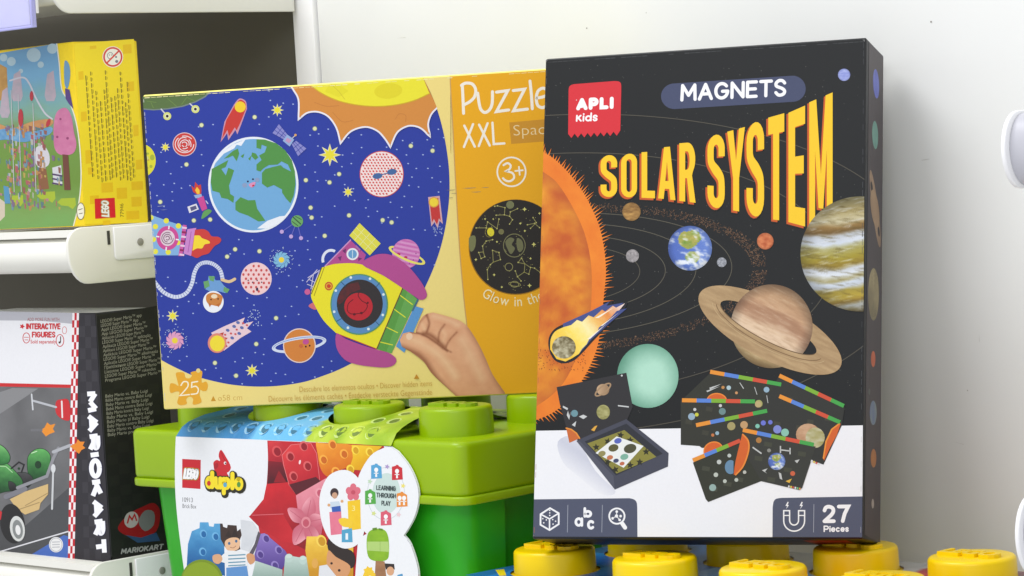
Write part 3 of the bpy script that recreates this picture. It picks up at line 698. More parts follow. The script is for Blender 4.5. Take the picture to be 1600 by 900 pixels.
# open box picture
A.paint(sm([(872, 690), (900, 684), (930, 735), (962, 768), (940, 772), (905, 745), (880, 722)], True, 4), lambda x, y: mixc((243, 243, 247), (206, 208, 222), max(0, 1 - abs((x - 880) * .7 - (y - 690)) / 45)), 6)
A.poly([(870, 605), (979, 582.5), (989, 636), (980, 657), (917, 684), (903, 688), (886, 671), (875, 631)], (50, 49, 52))
A.poly([(885, 669), (893, 671), (901, 677), (906, 685), (890, 692)], (206, 108, 54)); A.stroke([(885, 669), (893, 671), (901, 677), (906, 685)], 2, (236, 150, 60))
A.poly([(907, 686), (979, 655), (1045, 708), (1044, 729), (961, 765), (901, 689)], (72, 74, 88))
A.poly([(914, 690), (979, 662), (1036, 709), (963, 743)], (48, 50, 58)); A.poly([(907, 690), (959, 744), (961, 765), (901, 689)], (86, 88, 102))
A.poly([(918, 693), (976, 672), (1026, 714), (964, 740)], (140, 134, 62))
A.polys([star(x, y, q, 5, .4, a) for x, y, q, a in [(r.uniform(930, 1010), 0, r.uniform(4, 8), r.uniform(0, 3)) for _ in range(0)]] + [star(x, y, 6, 5, .45, x) for x, y in ((932, 699), (950, 690), (970, 680), (985, 688), (1010, 706), (1000, 722), (985, 727), (950, 722), (962, 734))], (50, 50, 34))
A.poly([(964, 682), (1006, 697), (975, 731), (931, 708)], (238, 240, 238))
for x, y, q, c in ((966, 689, 6, (90, 104, 186)), (959, 700, 8, (96, 92, 56)), (985, 701, 10, (80, 80, 58)), (941, 709, 6, (150, 142, 90)), (953.5, 715, 5, (200, 120, 80)), (976, 714, 6.5, (130, 180, 160)), (963, 720, 4.5, (70, 76, 110)), (972.5, 724.5, 4, (196, 110, 80))): A.poly(ell(x, y, q, q * .72, -15, n=18), c)
A.paint(ell(942.5, 609, 10, 9, n=20), lambda x, y: mixc((196, 164, 130), (150, 120, 90), (x - 935) / 18), 3); A.stroke(ell(942.5, 609, 14.5, 5, -38, n=24), 2.4, (170, 140, 108), closed=True)
A.paint(ell(943, 644, 10.5, 11.5, n=20), lambda x, y: mixc((120, 116, 60), (200, 196, 140), fbm(x / 6, y / 3, 3)), 3)
A.poly(ell(898, 646, 5.5, n=14), (110, 150, 160)); A.poly([(924, 672), (929, 674), (934, 665), (930, 666)], (226, 170, 70))
A.polys([[(886, 649), (888, 642), (890, 650), (892, 643), (890, 656)], [(905, 651), (912, 648), (918, 651), (912, 655)], [(894, 664), (901, 658), (899, 667)], [(966, 633), (983, 635), (983, 637), (966, 635)], ell(972, 587, 1.6, n=8), [(880, 634), (888, 638), (887, 641), (880, 637)]], (206, 208, 208))
# fanned cards
DK = (52, 53, 46)
A.poly([(1064, 627), (1110, 583), (1221, 600), (1240, 640), (1210, 690), (1097, 700), (1093, 697), (1064, 695)], DK)
A.poly([(1217, 588), (1320, 636), (1316, 664), (1287, 726), (1262, 718), (1180, 660)], (50, 51, 48))
A.polys([[(x, y), (x + 10, y + 2), (x + 9, y + 9), (x - 1, y + 7)] for x, y in ((1072, 655), (1098, 672), (1104, 635), (1210, 658), (1245, 664), (1230, 620), (1262, 655), (1290, 650))], (64, 64, 54))
A.paint(ell(1263, 679, 19, 17, n=20), lambda x, y: mixc((176, 130, 96), (220, 184, 150), fbm(x / 9, y / 4, 5)), 3); A.paint(ell(1274, 684, 15, 16, n=20), lambda x, y: mixc((150, 140, 70), (214, 212, 190), fbm(x / 12, y / 4, 6)), 3)
A.poly([(1314, 662), (1300, 671), (1291, 690), (1286, 714), (1288, 720), (1297, 700), (1308, 680)], (214, 100, 44)); A.stroke([(1312, 662), (1300, 671), (1291, 690), (1287, 716)], 2.2, (240, 150, 56))
A.poly([(1083, 723), (1157, 690), (1192, 751), (1107, 784.5), (1103, 780)], (52, 54, 44)); A.poly([(1161, 674), (1275, 698), (1254, 762), (1250, 766), (1190, 752), (1160, 700)], (56, 57, 52))
A.polys([[(x, y), (x + 12, y + 2), (x + 11, y + 9), (x - 1, y + 7)] for x, y in ((1098, 728), (1110, 760), (1132, 752), (1150, 745), (1195, 690), (1226, 730), (1180, 712), (1200, 745), (1248, 705))], (68, 70, 58))
SC = [(234, 150, 56), (92, 134, 214), (128, 178, 58), (212, 84, 58), (72, 166, 78)]
def strip(x0, y0, x1, y1, n0=0, n1=5):
    for k in range(n0, n1):
        a, b = (k - n0) / (n1 - n0), (k + 1 - n0) / (n1 - n0)
        d = Vector((x1 - x0, y1 - y0)).normalized() * 3.1; nx, ny = -d.y, d.x
        p, q = (x0 + (x1 - x0) * a, y0 + (y1 - y0) * a), (x0 + (x1 - x0) * b, y0 + (y1 - y0) * b)
        A.poly([(p[0] - nx, p[1] - ny), (q[0] - nx, q[1] - ny), (q[0] + nx, q[1] + ny), (p[0] + nx, p[1] + ny)], SC[k])
def hs(x, y, q, rot, ry=None): A.poly(ell(x, y, q, ry or q, rot, n=16, a0=180, a1=360), (216, 100, 42)); A.stroke(ell(x, y, q, ry or q, rot, n=16, a0=180, a1=360), 1.8, (240, 140, 56), cap=False)
hs(1120.5, 626, 15, 2, 11); hs(1115, 704, 15, -22, 13)
for a in ((1110, 581, 1221, 601), (1218, 587, 1319, 634.5), (1066, 625.5, 1180, 627.5), (1088, 664.5, 1199, 642), (1218, 619, 1313, 660), (1161, 672, 1272, 695)): strip(*a)
strip(1083, 719.5, 1157, 688.5, 0, 4)
A.poly(sm([(1160, 679), (1169, 689), (1170, 705), (1162, 728), (1150, 742)], n=4) + sm([(1147, 742), (1150, 720), (1160, 679)], n=3), (214, 100, 42)); A.stroke(sm([(1161, 679), (1169.5, 689), (1170, 705), (1162, 728), (1150, 742)], n=4), 2.4, (236, 140, 56))
ball(1214, 721, 13.5, earth, 13.5, 2.2, 24); A.poly(ell(1142, 730, 9, 11, n=16, a0=60, a1=300), (104, 140, 170))
for x, y, q, c in ((1081, 651, 5.5, (150, 176, 196)), (1089, 648, 3, (206, 206, 70)), (1086, 640, 2.4, (206, 206, 206)), (1129, 643, 5.5, (110, 140, 140)), (1126, 634, 2.5, (206, 206, 206)), (1143, 666, 6.5, (168, 156, 104)), (1121, 677, 3, (150, 180, 196)), (1114, 680, 2.5, (200, 120, 70)), (1163, 664, 6, (196, 156, 110)), (1186, 631, 6, (170, 168, 104)), (1184, 666, 3.5, (130, 196, 176)), (1193, 661, 4, (110, 120, 210)), (1204, 660, 3.5, (110, 120, 210)), (1215, 671, 6.5, (130, 140, 210)), (1227, 676, 6.2, (140, 196, 176)), (1186, 688, 4.5, (176, 124, 64)), (1198, 609, 4.5, (150, 180, 200)), (1130, 605.5, 2.5, (196, 140, 80)), (1139, 606, 3.5, (176, 200, 206)), (1151, 614, 2.2, (206, 150, 100)), (1114, 762, 5.5, (150, 176, 170)), (1124, 722, 3.6, (196, 200, 196)), (1119, 742, 3.6, (190, 196, 186)), (1133, 752, 3, (190, 196, 186)), (1151, 750, 3, (190, 196, 186)), (1164, 738, 2.8, (190, 190, 180)), (1239, 740, 3.8, (206, 100, 66)), (1202, 704, 3, (140, 140, 134)), (1140, 712, 3, (190, 196, 190)), (1185, 632, 5, (190, 170, 120))): A.poly(ell(x, y, q, n=14), c)
A.polys([[(1177, 698), (1191, 708), (1190, 710), (1176, 700)], [(1219, 697), (1221, 697), (1221, 708), (1219, 708)], [(1234, 700), (1236, 700), (1236, 710), (1234, 710)], [(1219, 702), (1236, 704), (1236, 706), (1219, 704)], [(1191, 735), (1200, 732), (1196, 737), (1199, 740)], [(1242, 720), (1250, 718), (1246, 724)], [(1217, 738), (1221, 740), (1223, 750), (1219, 748)], [(1109, 606), (1128, 600), (1110, 609)], [(1104, 611), (1126, 603.5), (1106, 613)], [(1157, 598), (1163, 607), (1162, 608), (1156, 598.5)], [(1180, 605), (1184, 617), (1183, 617), (1179, 605)], [(1199, 618), (1201, 630), (1200, 630), (1198, 618)]], (196, 198, 196))
A.poly([(1228, 752), (1238, 748), (1234, 755)], (226, 180, 70))
for i, c in enumerate([(226, 226, 226), (226, 200, 80), (210, 90, 70), (226, 226, 226), (120, 190, 120), (226, 150, 80)]): A.poly([(1232 + 3.4 * i, 758.5 + .7 * i), (1234.4 + 3.4 * i, 759 + .7 * i), (1234 + 3.4 * i, 762 + .7 * i), (1231.6 + 3.4 * i, 761.5 + .7 * i)], c)
for i, c in enumerate([(226, 226, 226), (226, 200, 80), (210, 90, 70), (226, 226, 226)]): A.poly([(1268 + 3.6 * i, 718.5 + 1.5 * i), (1270.6 + 3.6 * i, 719.5 + 1.5 * i), (1269.6 + 3.6 * i, 722.5 + 1.5 * i), (1267 + 3.6 * i, 721.4 + 1.5 * i)], c)
# slate corner panels with icons
SL = (82, 87, 108); WT = (248, 248, 250)
A.poly([(820, 780.5)] + sm([(984, 778.5), (991, 780.5), (995, 785), (996, 793)], n=4) + [(996.5, 860), (820, 860)], SL)
A.poly(sm([(1207.5, 793), (1209, 784), (1213, 779.5), (1221, 778)], n=4) + [(1360, 775.5), (1360, 860), (1207, 860)], SL)
A.stroke([(859.7, 794), (873.3, 802), (873.3, 819), (859, 828.3), (844.8, 820), (845, 803.5)], 2.6, WT, closed=True)
A.stroke([(845, 803.5), (859, 811), (873.3, 802)], 2.2, WT); A.stroke([(859, 812.2), (859, 828)], 2.2, WT, cap=False)
A.polys([ell(x, y, 1.15, n=8) for x, y in ((859.3, 797.5), (859.3, 801.5), (859.3, 805.5), (850, 817), (854, 812.5), (848.5, 810.5), (864, 812), (868.5, 814.5), (864.5, 819))], WT)
A.stroke([(887.6, 789), (886.8, 832)], .8, (170, 174, 186), cap=False); A.stroke([(941.5, 789), (940.6, 832)], .8, (170, 174, 186), cap=False); A.stroke([(1272, 788), (1271.4, 832)], .8, (170, 174, 186), cap=False)
pen(A, 'b', 912, 809, 16.5, WT, 13.5, 4.2); pen(A, 'a', 898, 823, 20.5, WT, 13.5, 4.0); pen(A, 'c', 917.5, 827.5, 20.5, WT, 12.5, 4.2)
A.stroke(ell(964.2, 806.5, 12, n=32), 2.6, WT, closed=True); A.stroke([(972.5, 818), (977, 824.5)], 6.4, WT)
A.polys([ell(x, y, 2.1, n=10) for x, y in ((964, 799.5), (957.5, 810), (968.5, 812.5), (970, 806.5))] + [ell(963.6, 806.3, 2.6, n=12)], WT)
for a in ((964, 799.5), (957.5, 810), (968.5, 812.5)): A.stroke([(963.6, 806.3), a], 1.1, WT, cap=False)
A.stroke([(1224.8, 798), (1234, 798), (1234, 812)] + arcs(1241, 813, 7, 8, 180, 0)[::1][:0] + [(1234 + 7 - 7 * math.cos(t), 813 + 7.5 * math.sin(t)) for t in [PI * i / 10 for i in range(11)]] + [(1248, 798), (1257.4, 798), (1257.4, 813)] + [(1241.1 + 16.3 * math.cos(t), 814 + 16 * math.sin(t)) for t in [PI * i / 14 for i in range(15)]], 2.0, WT, closed=True)
A.stroke([(1225.5, 805.5), (1233.3, 805.5)], 1.6, WT, cap=False); A.stroke([(1248.8, 805.5), (1256.8, 805.5)], 1.6, WT, cap=False)
for x in (1230, 1252): A.poly([(x + 1, 784), (x - 2.5, 790.5), (x + .4, 790.5), (x - 1.5, 795.5), (x + 3, 789), (x + .4, 789), (x + 2.6, 785)], WT)
pen(A, '27', 1285, 817.5, 28.5, WT, 43.5, 5.8, slope=-.012, gap=.36); pen(A, 'Pieces', 1287, 831.5, 10.2, WT, 39.5, 2.1, slope=-.01, gap=.30)
# rubbed fold lines along the edges
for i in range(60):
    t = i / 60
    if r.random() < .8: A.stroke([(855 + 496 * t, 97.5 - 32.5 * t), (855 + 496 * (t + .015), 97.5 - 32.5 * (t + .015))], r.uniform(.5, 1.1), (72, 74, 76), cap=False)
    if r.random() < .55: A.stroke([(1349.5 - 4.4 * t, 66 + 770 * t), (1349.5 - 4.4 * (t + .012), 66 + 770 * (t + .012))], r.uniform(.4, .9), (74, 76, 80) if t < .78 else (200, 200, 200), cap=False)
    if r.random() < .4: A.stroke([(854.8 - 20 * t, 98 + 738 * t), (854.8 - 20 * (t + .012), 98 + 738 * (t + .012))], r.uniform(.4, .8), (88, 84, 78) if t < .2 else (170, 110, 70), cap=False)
A.polys([[(1348, 62.5), (1352, 62.2), (1351.8, 66)], [(853.5, 94.5), (857, 94.3), (853.6, 98)], [(833.5, 838), (833.6, 835), (837, 838.2)]], (112, 112, 112))
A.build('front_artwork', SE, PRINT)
# side face
A = Art(SE, SO + sx_ * SW, sy_, sz_, gain=1.0)
qd = [(1357.5, 66), (1379.5, 87.5), (1375, 850.5), (1350.5, 835)]
A.poly(qd, (74, 68, 70))
def sp(cx, cy, rx, ry, c0, c1, rot=0, sd=1): A.paint(ell(cx, cy, rx, ry, rot, n=28), lambda x, y: mixc(c0, c1, .5 + 1.5 * (fbm((x - cx) / 3, (y - cy) / 30, sd) - .5)), 4)
sp(1368.5, 131, 4.6, 23, (86, 92, 170), (120, 130, 200), -3)
sp(1367, 211, 4.6, 22, (90, 130, 120), (120, 160, 146), -2, 2)
A.paint(ell(1367, 326, 4.6, 61, -7, n=40), lambda x, y: mixc((128, 104, 84), (168, 142, 116), fbm((x - 1367) / 3, y / 40, 3)), 4)
A.polys([ell(1361.5, 292, 1.6, 9, -6, n=14), ell(1372.5, 362, 1.5, 8, -6, n=14)], (48, 44, 46))
sp(1366.5, 326, 6.2, 30, (140, 114, 90), (170, 142, 112), -7, 4)
sp(1364.5, 460, 8.5, 41, (104, 96, 74), (166, 152, 116), 0, 5)
sp(1364, 561, 3.4, 12.5, (176, 84, 56), (206, 120, 86), 0, 6)
sp(1364, 645, 5.4, 19, (96, 110, 150), (140, 150, 130), 0, 7)
sp(1364.5, 716, 4.4, 14.5, (150, 96, 56), (186, 128, 80), 0, 8)
sp(1363.3, 787, 2.0, 7.5, (150, 142, 134), (176, 168, 160), 0, 9)
A.poly(ell(1358, 612, 1.6, 5, n=10), (90, 96, 92))
A.build('side_artwork', SE, PRINT)
# bottom label
A = Art(SE, SO, sx_, sy_, gain=1.0, flat=True)
A.n = -sz_; A.ex, A.ey = sy_.copy(), sx_.copy()
A.poly([(.012, .22), (.012, .255), (.05, .255), (.05, .22)], (150, 50, 40))
A.build('bottom_label', SE, PRINT)
# ------------------------------------------------------------------ jigsaw puzzle box
KP = .2114 / .214024
PO = Vector((-.322019 * KP, 2.47 * KP, CH - .2114)); PR = frame(.191423); PW, PH, PD = .399082 * KP, .285183 * KP, .05
PB = thing('puzzle_box', 'wide yellow jigsaw puzzle box with blue space picture standing on the green studs', 'puzzle box', PO + PR @ Vector((PW / 2, PD / 2, 0)), PR)
bm_obj('box_lid', box_bm(-PW / 2, PW / 2, -PD / 2, PD / 2, 0, PH, .0016, 3), M['yellowcard'], PB)
QP = [(223, 151), (904.5, 106.3), (932, 609), (257.5, 638.3)]
A = Art(PB, PO, PR.col[0], PR.col[2], gain=1.22, clip=QP)
A.poly(QP, (243, 220, 134))
# blue field
BL = (44, 62, 160)
blue = [(180, 100), (662, 100)] + sm([(662, 123), (674, 148), (686, 180), (696, 222), (702, 270), (701, 320), (691, 378), (672, 432), (645, 482), (600, 535), (545, 570), (500, 589), (464, 599), (415, 604), (362, 601), (309, 589), (280, 577), (253, 563), (225, 545)], n=6)
A.poly(blue, BL)
r = random.Random(11)
WTE = (205, 214, 240); CRM = (226, 228, 178); YEL = (236, 222, 60)
avoid = [(395, 288, 82), (596, 272, 42), (288, 225, 24), (561, 475, 90), (370, 190, 34), (450, 218, 34), (300, 372, 60), (400, 435, 30), (340, 520, 46), (468, 540, 46), (335, 455, 30), (318, 315, 30), (455, 358, 26), (440, 405, 22), (273, 532, 24), (634, 397, 40), (570, 150, 60), (640, 160, 60), (510, 150, 40), (680, 330, 28), (515, 242, 20), (550, 390, 55), (620, 420, 55), (570, 560, 50), (262, 160, 60), (320, 150, 30), (230, 251, 24), (280, 455, 12), (433, 172, 12), (270, 493, 12), (394, 579, 12), (258, 230, 9)]
def inside(x, y):
    c = False
    for i in range(len(blue)):
        a, b = blue[i - 1], blue[i]
        if (a[1] > y) != (b[1] > y) and x < (b[0] - a[0]) * (y - a[1]) / (b[1] - a[1]) + a[0]: c = not c
    return c
dots = []
while len(dots) < 165:
    x, y = r.uniform(228, 700), r.uniform(150, 600)
    if inside(x, y) and all((x - a) ** 2 + (y - b) ** 2 > c * c for a, b, c in avoid) and all((x - a) ** 2 + (y - b) ** 2 > 13 ** 2 for a, b in dots): dots.append((x, y))
A.polys([ell(x, y, 1.45, 1.0, 10, n=8) for x, y in dots], (168, 184, 228))
cd_ = [(315, 195.5), (398, 183), (291.5, 257), (492, 201), (642, 228), (676, 235.5), (530, 272), (478, 281.5), (250.5, 315.5), (303, 344.5), (328.5, 343), (367.5, 389.5), (355, 401), (405.5, 392.5), (485.5, 324.5), (515, 285), (545.5, 336.5), (507.5, 368.5), (598, 344), (612, 347.5), (431.5, 497), (400.5, 537.5), (336, 567), (369, 587), (458, 300), (487, 340)]
A.polys([ell(x, y, 4.0, n=14) for x, y in cd_], (120, 130, 130)); A.polys([ell(x, y, 3.0, n=14) for x, y in cd_], CRM)
for x, y, R_ in ((433.5, 172, 9.5), (258.5, 230, 7), (515.5, 242, 17), (270, 493.5, 9.5), (394, 579, 10), (544, 300, 8)):
    A.poly(star(x, y, R_ + .8, 8, .45), (232, 230, 190)); A.poly(star(x, y, R_ * .84, 8, .42), YEL)
# saucer top left
A.poly([(205, 170), (240, 172.5), (262, 171), (286, 167), (306, 160), (321, 152), (331, 142), (331, 120), (205, 120)], (120, 134, 128)); A.poly([(205, 168), (240, 170.5), (262, 169), (285, 165), (304, 158.5), (319, 150.5), (329, 141), (329, 120), (205, 120)], (92, 116, 68))
for a, b in (((236, 160), (240, 169)), ((230, 158), (244, 160)), ((262, 154), (276, 166)), ((284, 163), (292, 152)), ((292, 152), (305, 158))): A.stroke([a, b], 1, (112, 140, 74))
for x, y, a, b in ((261.5, 181.5, 252, 170.5), (305.5, 170.5, 297, 162)): A.stroke([(a, b), (x, y)], 2, (206, 206, 216)); A.poly(ell(x, y, 6.3, n=20), (216, 220, 130)); A.poly(ell(x, y, 3.6, n=14), (232, 232, 200)); A.poly(ell(x, y, 2.3, n=10), (50, 40, 40))
# comet one
A.poly(sm([(366, 163), (374, 154), (384, 158), (386, 170)], n=4) + [(378, 192), (371, 210), (368, 203), (357, 219), (355, 208), (345, 222), (349, 200), (351, 190)], (206, 150, 170)); A.poly(sm([(367.5, 164), (375, 156), (383, 160), (384.5, 170)], n=4) + [(376.5, 190), (370, 204), (367, 199), (358, 213), (355.5, 203), (347, 217), (351, 198), (354, 187)], (204, 60, 54)); A.poly(ell(375.5, 167, 8.6, n=24), (244, 206, 50))
# swirl planet
A.poly(ell(288.5, 225.5, 18.6, n=32), (226, 200, 205)); A.poly(ell(288.5, 225.5, 17.4, n=32), (206, 66, 62))
for q, a in ((14.5, 0), (11, 60), (7.5, 150), (4, 200)): A.stroke(ell(288.5, 225.5, q, q * .9, a, n=18, a0=0, a1=230), 1.3, (240, 226, 228), cap=False); A.stroke(ell(288.5, 225.5, q, q * .9, a, n=8, a0=255, a1=320), 1.3, (240, 226, 228), cap=False)
# moon on the left edge
A.poly(ell(221, 251, 22.5, 26, n=32), (222, 216, 56)); A.polys([ell(238, 246, 3.6, 4.6, n=12), ell(231, 240, 2, n=10), ell(236, 260, 2.5, n=10)], (170, 180, 60)); A.polys([ell(232, 250, 1.6, n=8), ell(230, 262, 2, n=8)], (204, 170, 70))
# earth
A.poly(ell(396, 288.5, 70.5, 74.8, n=72), (236, 240, 248)); A.poly(ell(396, 288.5, 67, 71.4, n=72), (116, 172, 218))
EG = (84, 148, 74); ICE = (238, 241, 248)
A.poly([(334, 258), (339, 248), (350, 236), (364, 226), (384, 217.5), (377, 228), (370, 226), (366, 232), (350, 240), (341, 250)], ICE)
A.poly([(402, 357), (418, 345), (437, 338), (449, 337), (436, 349), (420, 357)], ICE)
A.poly([(331, 264), (344, 257), (357, 250), (353, 261), (346, 264), (353, 274), (357, 262), (366, 266), (361, 282), (358, 290), (360, 303), (366, 307), (365, 317), (356, 311), (346, 309), (343, 301), (332, 298), (329.5, 285)], EG)
A.polys([[(350, 248), (364, 236), (372, 232), (374, 240), (370, 252), (364, 243), (358, 246)], [(376, 244), (382, 240), (380, 247)], [(388, 248), (393, 243), (391, 251)], [(394, 238), (400, 240), (404, 246), (399, 250), (393, 244)]], EG)
A.poly([(368, 316), (376, 308), (388, 313), (399, 312.5), (402, 326), (415, 345), (404, 346), (388, 337), (374, 332), (368, 328)], EG)
A.poly([(401, 217.5), (414, 218), (432, 224), (446, 235), (456, 250), (461, 268), (462, 288), (459, 306), (454, 317.5), (447, 310), (441, 301), (441, 296), (428, 289), (418, 293), (409.5, 287), (409.5, 270), (415, 264), (426, 261), (439, 258), (443, 262), (455, 268), (450, 257), (440, 252), (434, 257), (420, 258), (412, 263), (407, 268), (401, 266), (401, 257), (409, 250), (405, 243), (414, 238), (417, 229), (409, 226), (408, 233), (401, 231)], EG)
A.poly(ell(382.5, 289.5, 4, 3.6, n=14), (140, 160, 196)); A.poly(ell(402, 281, 3.6, 3.4, n=14), (140, 160, 196)); A.polys([ell(387.5, 283.5, 1.6, n=10), ell(395.5, 280, 1.6, n=10)], (40, 40, 80)); A.poly(sm([(389, 288), (399, 284), (398, 290), (393, 293)], True, 4), (222, 150, 190)); A.poly(ell(396, 290, 2.2, 1.4, -25, n=8), (206, 50, 70))
# satellite
PU = (140, 140, 204)
A.poly([(436, 194), (450, 211), (444, 218), (426, 208)], PU); A.poly([(456, 225), (463, 220), (479, 232), (466, 244)], PU)
for k in (.33, .66):
    for (a, b, c, d) in (((436, 194), (450, 211), (444, 218), (426, 208)), ((463, 220), (479, 232), (466, 244), (456, 225))):
        A.stroke([(a[0] + (d[0] - a[0]) * k, a[1] + (d[1] - a[1]) * k), (b[0] + (c[0] - b[0]) * k, b[1] + (c[1] - b[1]) * k)], .7, BL, cap=False); A.stroke([(a[0] + (b[0] - a[0]) * k, a[1] + (b[1] - a[1]) * k), (d[0] + (c[0] - d[0]) * k, d[1] + (c[1] - d[1]) * k)], .7, BL, cap=False)
A.poly([(449, 210), (460, 218), (453, 229), (442, 220)], (150, 176, 220)); A.poly([(449, 215), (456, 219), (452, 224), (446, 220)], (196, 150, 190)); A.stroke([(457, 216), (461, 212)], 1.2, (206, 206, 216)); A.poly(ell(462, 211, 2, n=10), (226, 170, 100))
# orange cloud and sun at the top
def cusp(a, m, b, n=8): return sm([a, m, b], n=n)
cl_ = sm([(450, 126), (460, 140), (468, 156), (468, 184)], n=5) + sm([(468, 184), (480, 175), (497, 173.5), (514, 181), (527, 199), (533, 221)], n=5)[1:] + sm([(533, 221), (548, 204), (571, 197), (590, 203), (602, 215), (610, 227)], n=5)[1:] + sm([(610, 227), (620, 206), (636, 196), (650, 196), (661, 201), (671, 211)], n=5)[1:] + sm([(671, 211), (668, 194), (673, 178), (683, 167)], n=5)[1:]
A.stroke(cl_, 5.2, (240, 236, 244)); A.poly(cl_ + [(674, 148), (660, 118), (660, 100), (450, 100)], (216, 142, 66))
A.stroke(sm([(520, 175), (535, 190), (552, 188)], n=4), .8, (196, 124, 60)); A.stroke(sm([(618, 186), (624, 178), (634, 180), (634, 190)], n=4), .8, (196, 124, 60)); A.stroke(sm([(492, 160), (510, 166), (530, 165)], n=4), .8, (196, 124, 60))
sun_ = [(470, 100)] + sm([(486, 133), (505, 146), (530, 157), (560, 163.5), (590, 165.5), (620, 163), (648, 156), (671, 145.5)], n=5) + [(660, 118), (655, 100)]
A.stroke(sun_[1:-2], 3, (214, 176, 46)); A.poly(sun_, (240, 230, 54))
A.poly(ell(607, 142, 22, 12, -5, n=24), (230, 216, 44)); A.poly([(516, 130), (508, 143), (530, 152), (545, 142), (528, 131)], (232, 222, 48)); A.stroke([(516, 130), (530, 143), (539, 155)], .7, (206, 190, 50))
A.poly([(660, 90), (660, 118), (674, 146), (683, 168), (704, 240), (704, 90)], (243, 220, 134))
# dotted planet with glasses
A.poly(ell(596.5, 272, 34.5, 36.2, n=48), (206, 70, 66)); A.poly(ell(596.5, 272, 33.4, 35, n=48), (248, 226, 224))
pl = []
for i in range(-7, 8):
    for j in range(-8, 9):
        x, y = i * 5.2 + (2.6 if j % 2 else 0), j * 4.4
        if (x / 32) ** 2 + (y / 33.5) ** 2 < 1: pl.append([(596.5 + x - 1.9, 272 + y - 1), (596.5 + x + .4, 272 + y - 1.6), (596.5 + x + 1.9, 272 + y + 1), (596.5 + x - .4, 272 + y + 1.6)])
A.polys(pl, (214, 74, 70)); A.poly(ell(590, 275, 7.6, 4.6, -8, n=18), (70, 106, 160)); A.poly(ell(612.5, 268.5, 7.6, 4.6, -8, n=18), (70, 106, 160)); A.stroke([(596, 273), (606, 270.5)], 1.5, (70, 106, 160))
# small rocket
A.poly([(310, 305), (302, 300), (299, 290), (304, 294), (305, 284), (310, 290), (314, 288), (315, 298), (314, 305)], (204, 66, 56)); A.poly([(308, 303), (305, 297), (308, 292), (312, 297), (312, 303)], (246, 196, 60)); A.poly([(303, 305), (315, 303), (316, 308), (306, 310)], (150, 176, 216)); A.poly([(308, 310), (318, 306), (324, 326), (316, 330)], (206, 76, 150)); A.poly([(293, 323), (307, 318), (311, 327), (296, 333)], (226, 224, 232)); A.poly([(297, 324), (306, 321), (308, 326), (299, 330)], (90, 90, 130)); A.poly(sm([(315, 342), (318, 331), (326, 327), (331, 330), (324, 337)], True, 4), (100, 160, 90)); A.stroke([(322, 314), (325, 318)], 1.6, (206, 206, 226))
# big rocket entering from the left edge
A.poly([(200, 335), (237, 336), (262, 345), (286, 353), (281, 399), (240, 399), (200, 397)], (132, 178, 222))
for x, y in ((243, 354), (260, 345), (279, 353), (240, 374), (278, 379), (243, 393), (263, 394), (236, 340)): A.poly(ell(x, y, 4.2, n=14), (232, 226, 70))
A.poly(ell(262, 372, 17.2, 18.8, n=32), (206, 78, 150)); A.poly(ell(262, 372, 11.4, 12.4, n=28), (226, 206, 216))
for q, a in ((9, 0), (6, 90), (3, 200)): A.stroke(ell(262, 372, q, q, a, n=14, a0=0, a1=300), 1.2, (120, 90, 110), cap=False)
for a in (0, 90, 180, 270): t = math.radians(a + 8); A.stroke([(262 + 13 * math.cos(t), 372 + 14 * math.sin(t)), (262 + 18 * math.cos(t), 372 + 19.6 * math.sin(t))], 2, (240, 240, 246), cap=False)
A.poly([(286, 351), (292, 352), (285, 400), (279, 400)], (206, 92, 166))
for k in range(7): A.poly([(285 - .7 * k, 354 + 7 * k), (292.5 - .7 * k, 355 + 7 * k), (292 - .7 * k, 358 + 7 * k), (284.6 - .7 * k, 357 + 7 * k)], (150, 40, 90) if k % 2 else (236, 200, 226))
A.poly([(293, 358), (307, 356), (299, 400), (287, 396)], (204, 136, 204)); A.stroke([(299, 362), (294, 394)], 1, (170, 90, 170))
fl = sm([(305, 359), (318, 358), (326, 362), (331, 369), (341, 370), (346, 374), (343, 380), (336, 384), (331, 390), (326, 396), (316, 399), (308, 403), (299, 399)], n=4)
A.poly(fl, (206, 64, 60)); A.poly(sm([(304, 368), (312, 368), (316, 372), (326, 376), (328, 380), (320, 382), (316, 388), (308, 388), (301, 392)], n=4), (246, 216, 56))
# hose and cat astronaut
ho_ = sm([(236, 432), (246, 446), (258, 458), (275, 464), (291, 458), (300, 443), (304, 426), (311, 414), (322, 410), (334, 413), (344, 422), (348, 436)], n=8)
A.stroke(ho_, 6, (216, 222, 240))
for i in range(2, len(ho_) - 1, 2):
    a, b = ho_[i], ho_[i + 1]; d = Vector((b[0] - a[0], b[1] - a[1])).normalized(); A.stroke([(a[0] - d.y * 2.8, a[1] + d.x * 2.8), (a[0] + d.y * 2.8, a[1] - d.x * 2.8)], .8, (120, 134, 190), cap=False)
A.poly([(326, 432), (334, 431), (337, 438), (344, 438), (350, 446), (358, 453), (352, 458), (342, 455), (330, 456), (321, 452), (324, 446)], (112, 160, 212)); A.poly([(326, 431), (336, 432), (334, 440), (328, 438)], (106, 164, 106)); A.poly([(318, 440), (326, 438), (328, 447), (320, 451)], (106, 164, 106)); A.poly([(350, 448), (359, 452), (355, 458), (349, 455)], (106, 164, 106)); A.stroke(sm([(347, 437), (358, 440), (367, 436)], n=4), 4.6, (226, 196, 150)); 
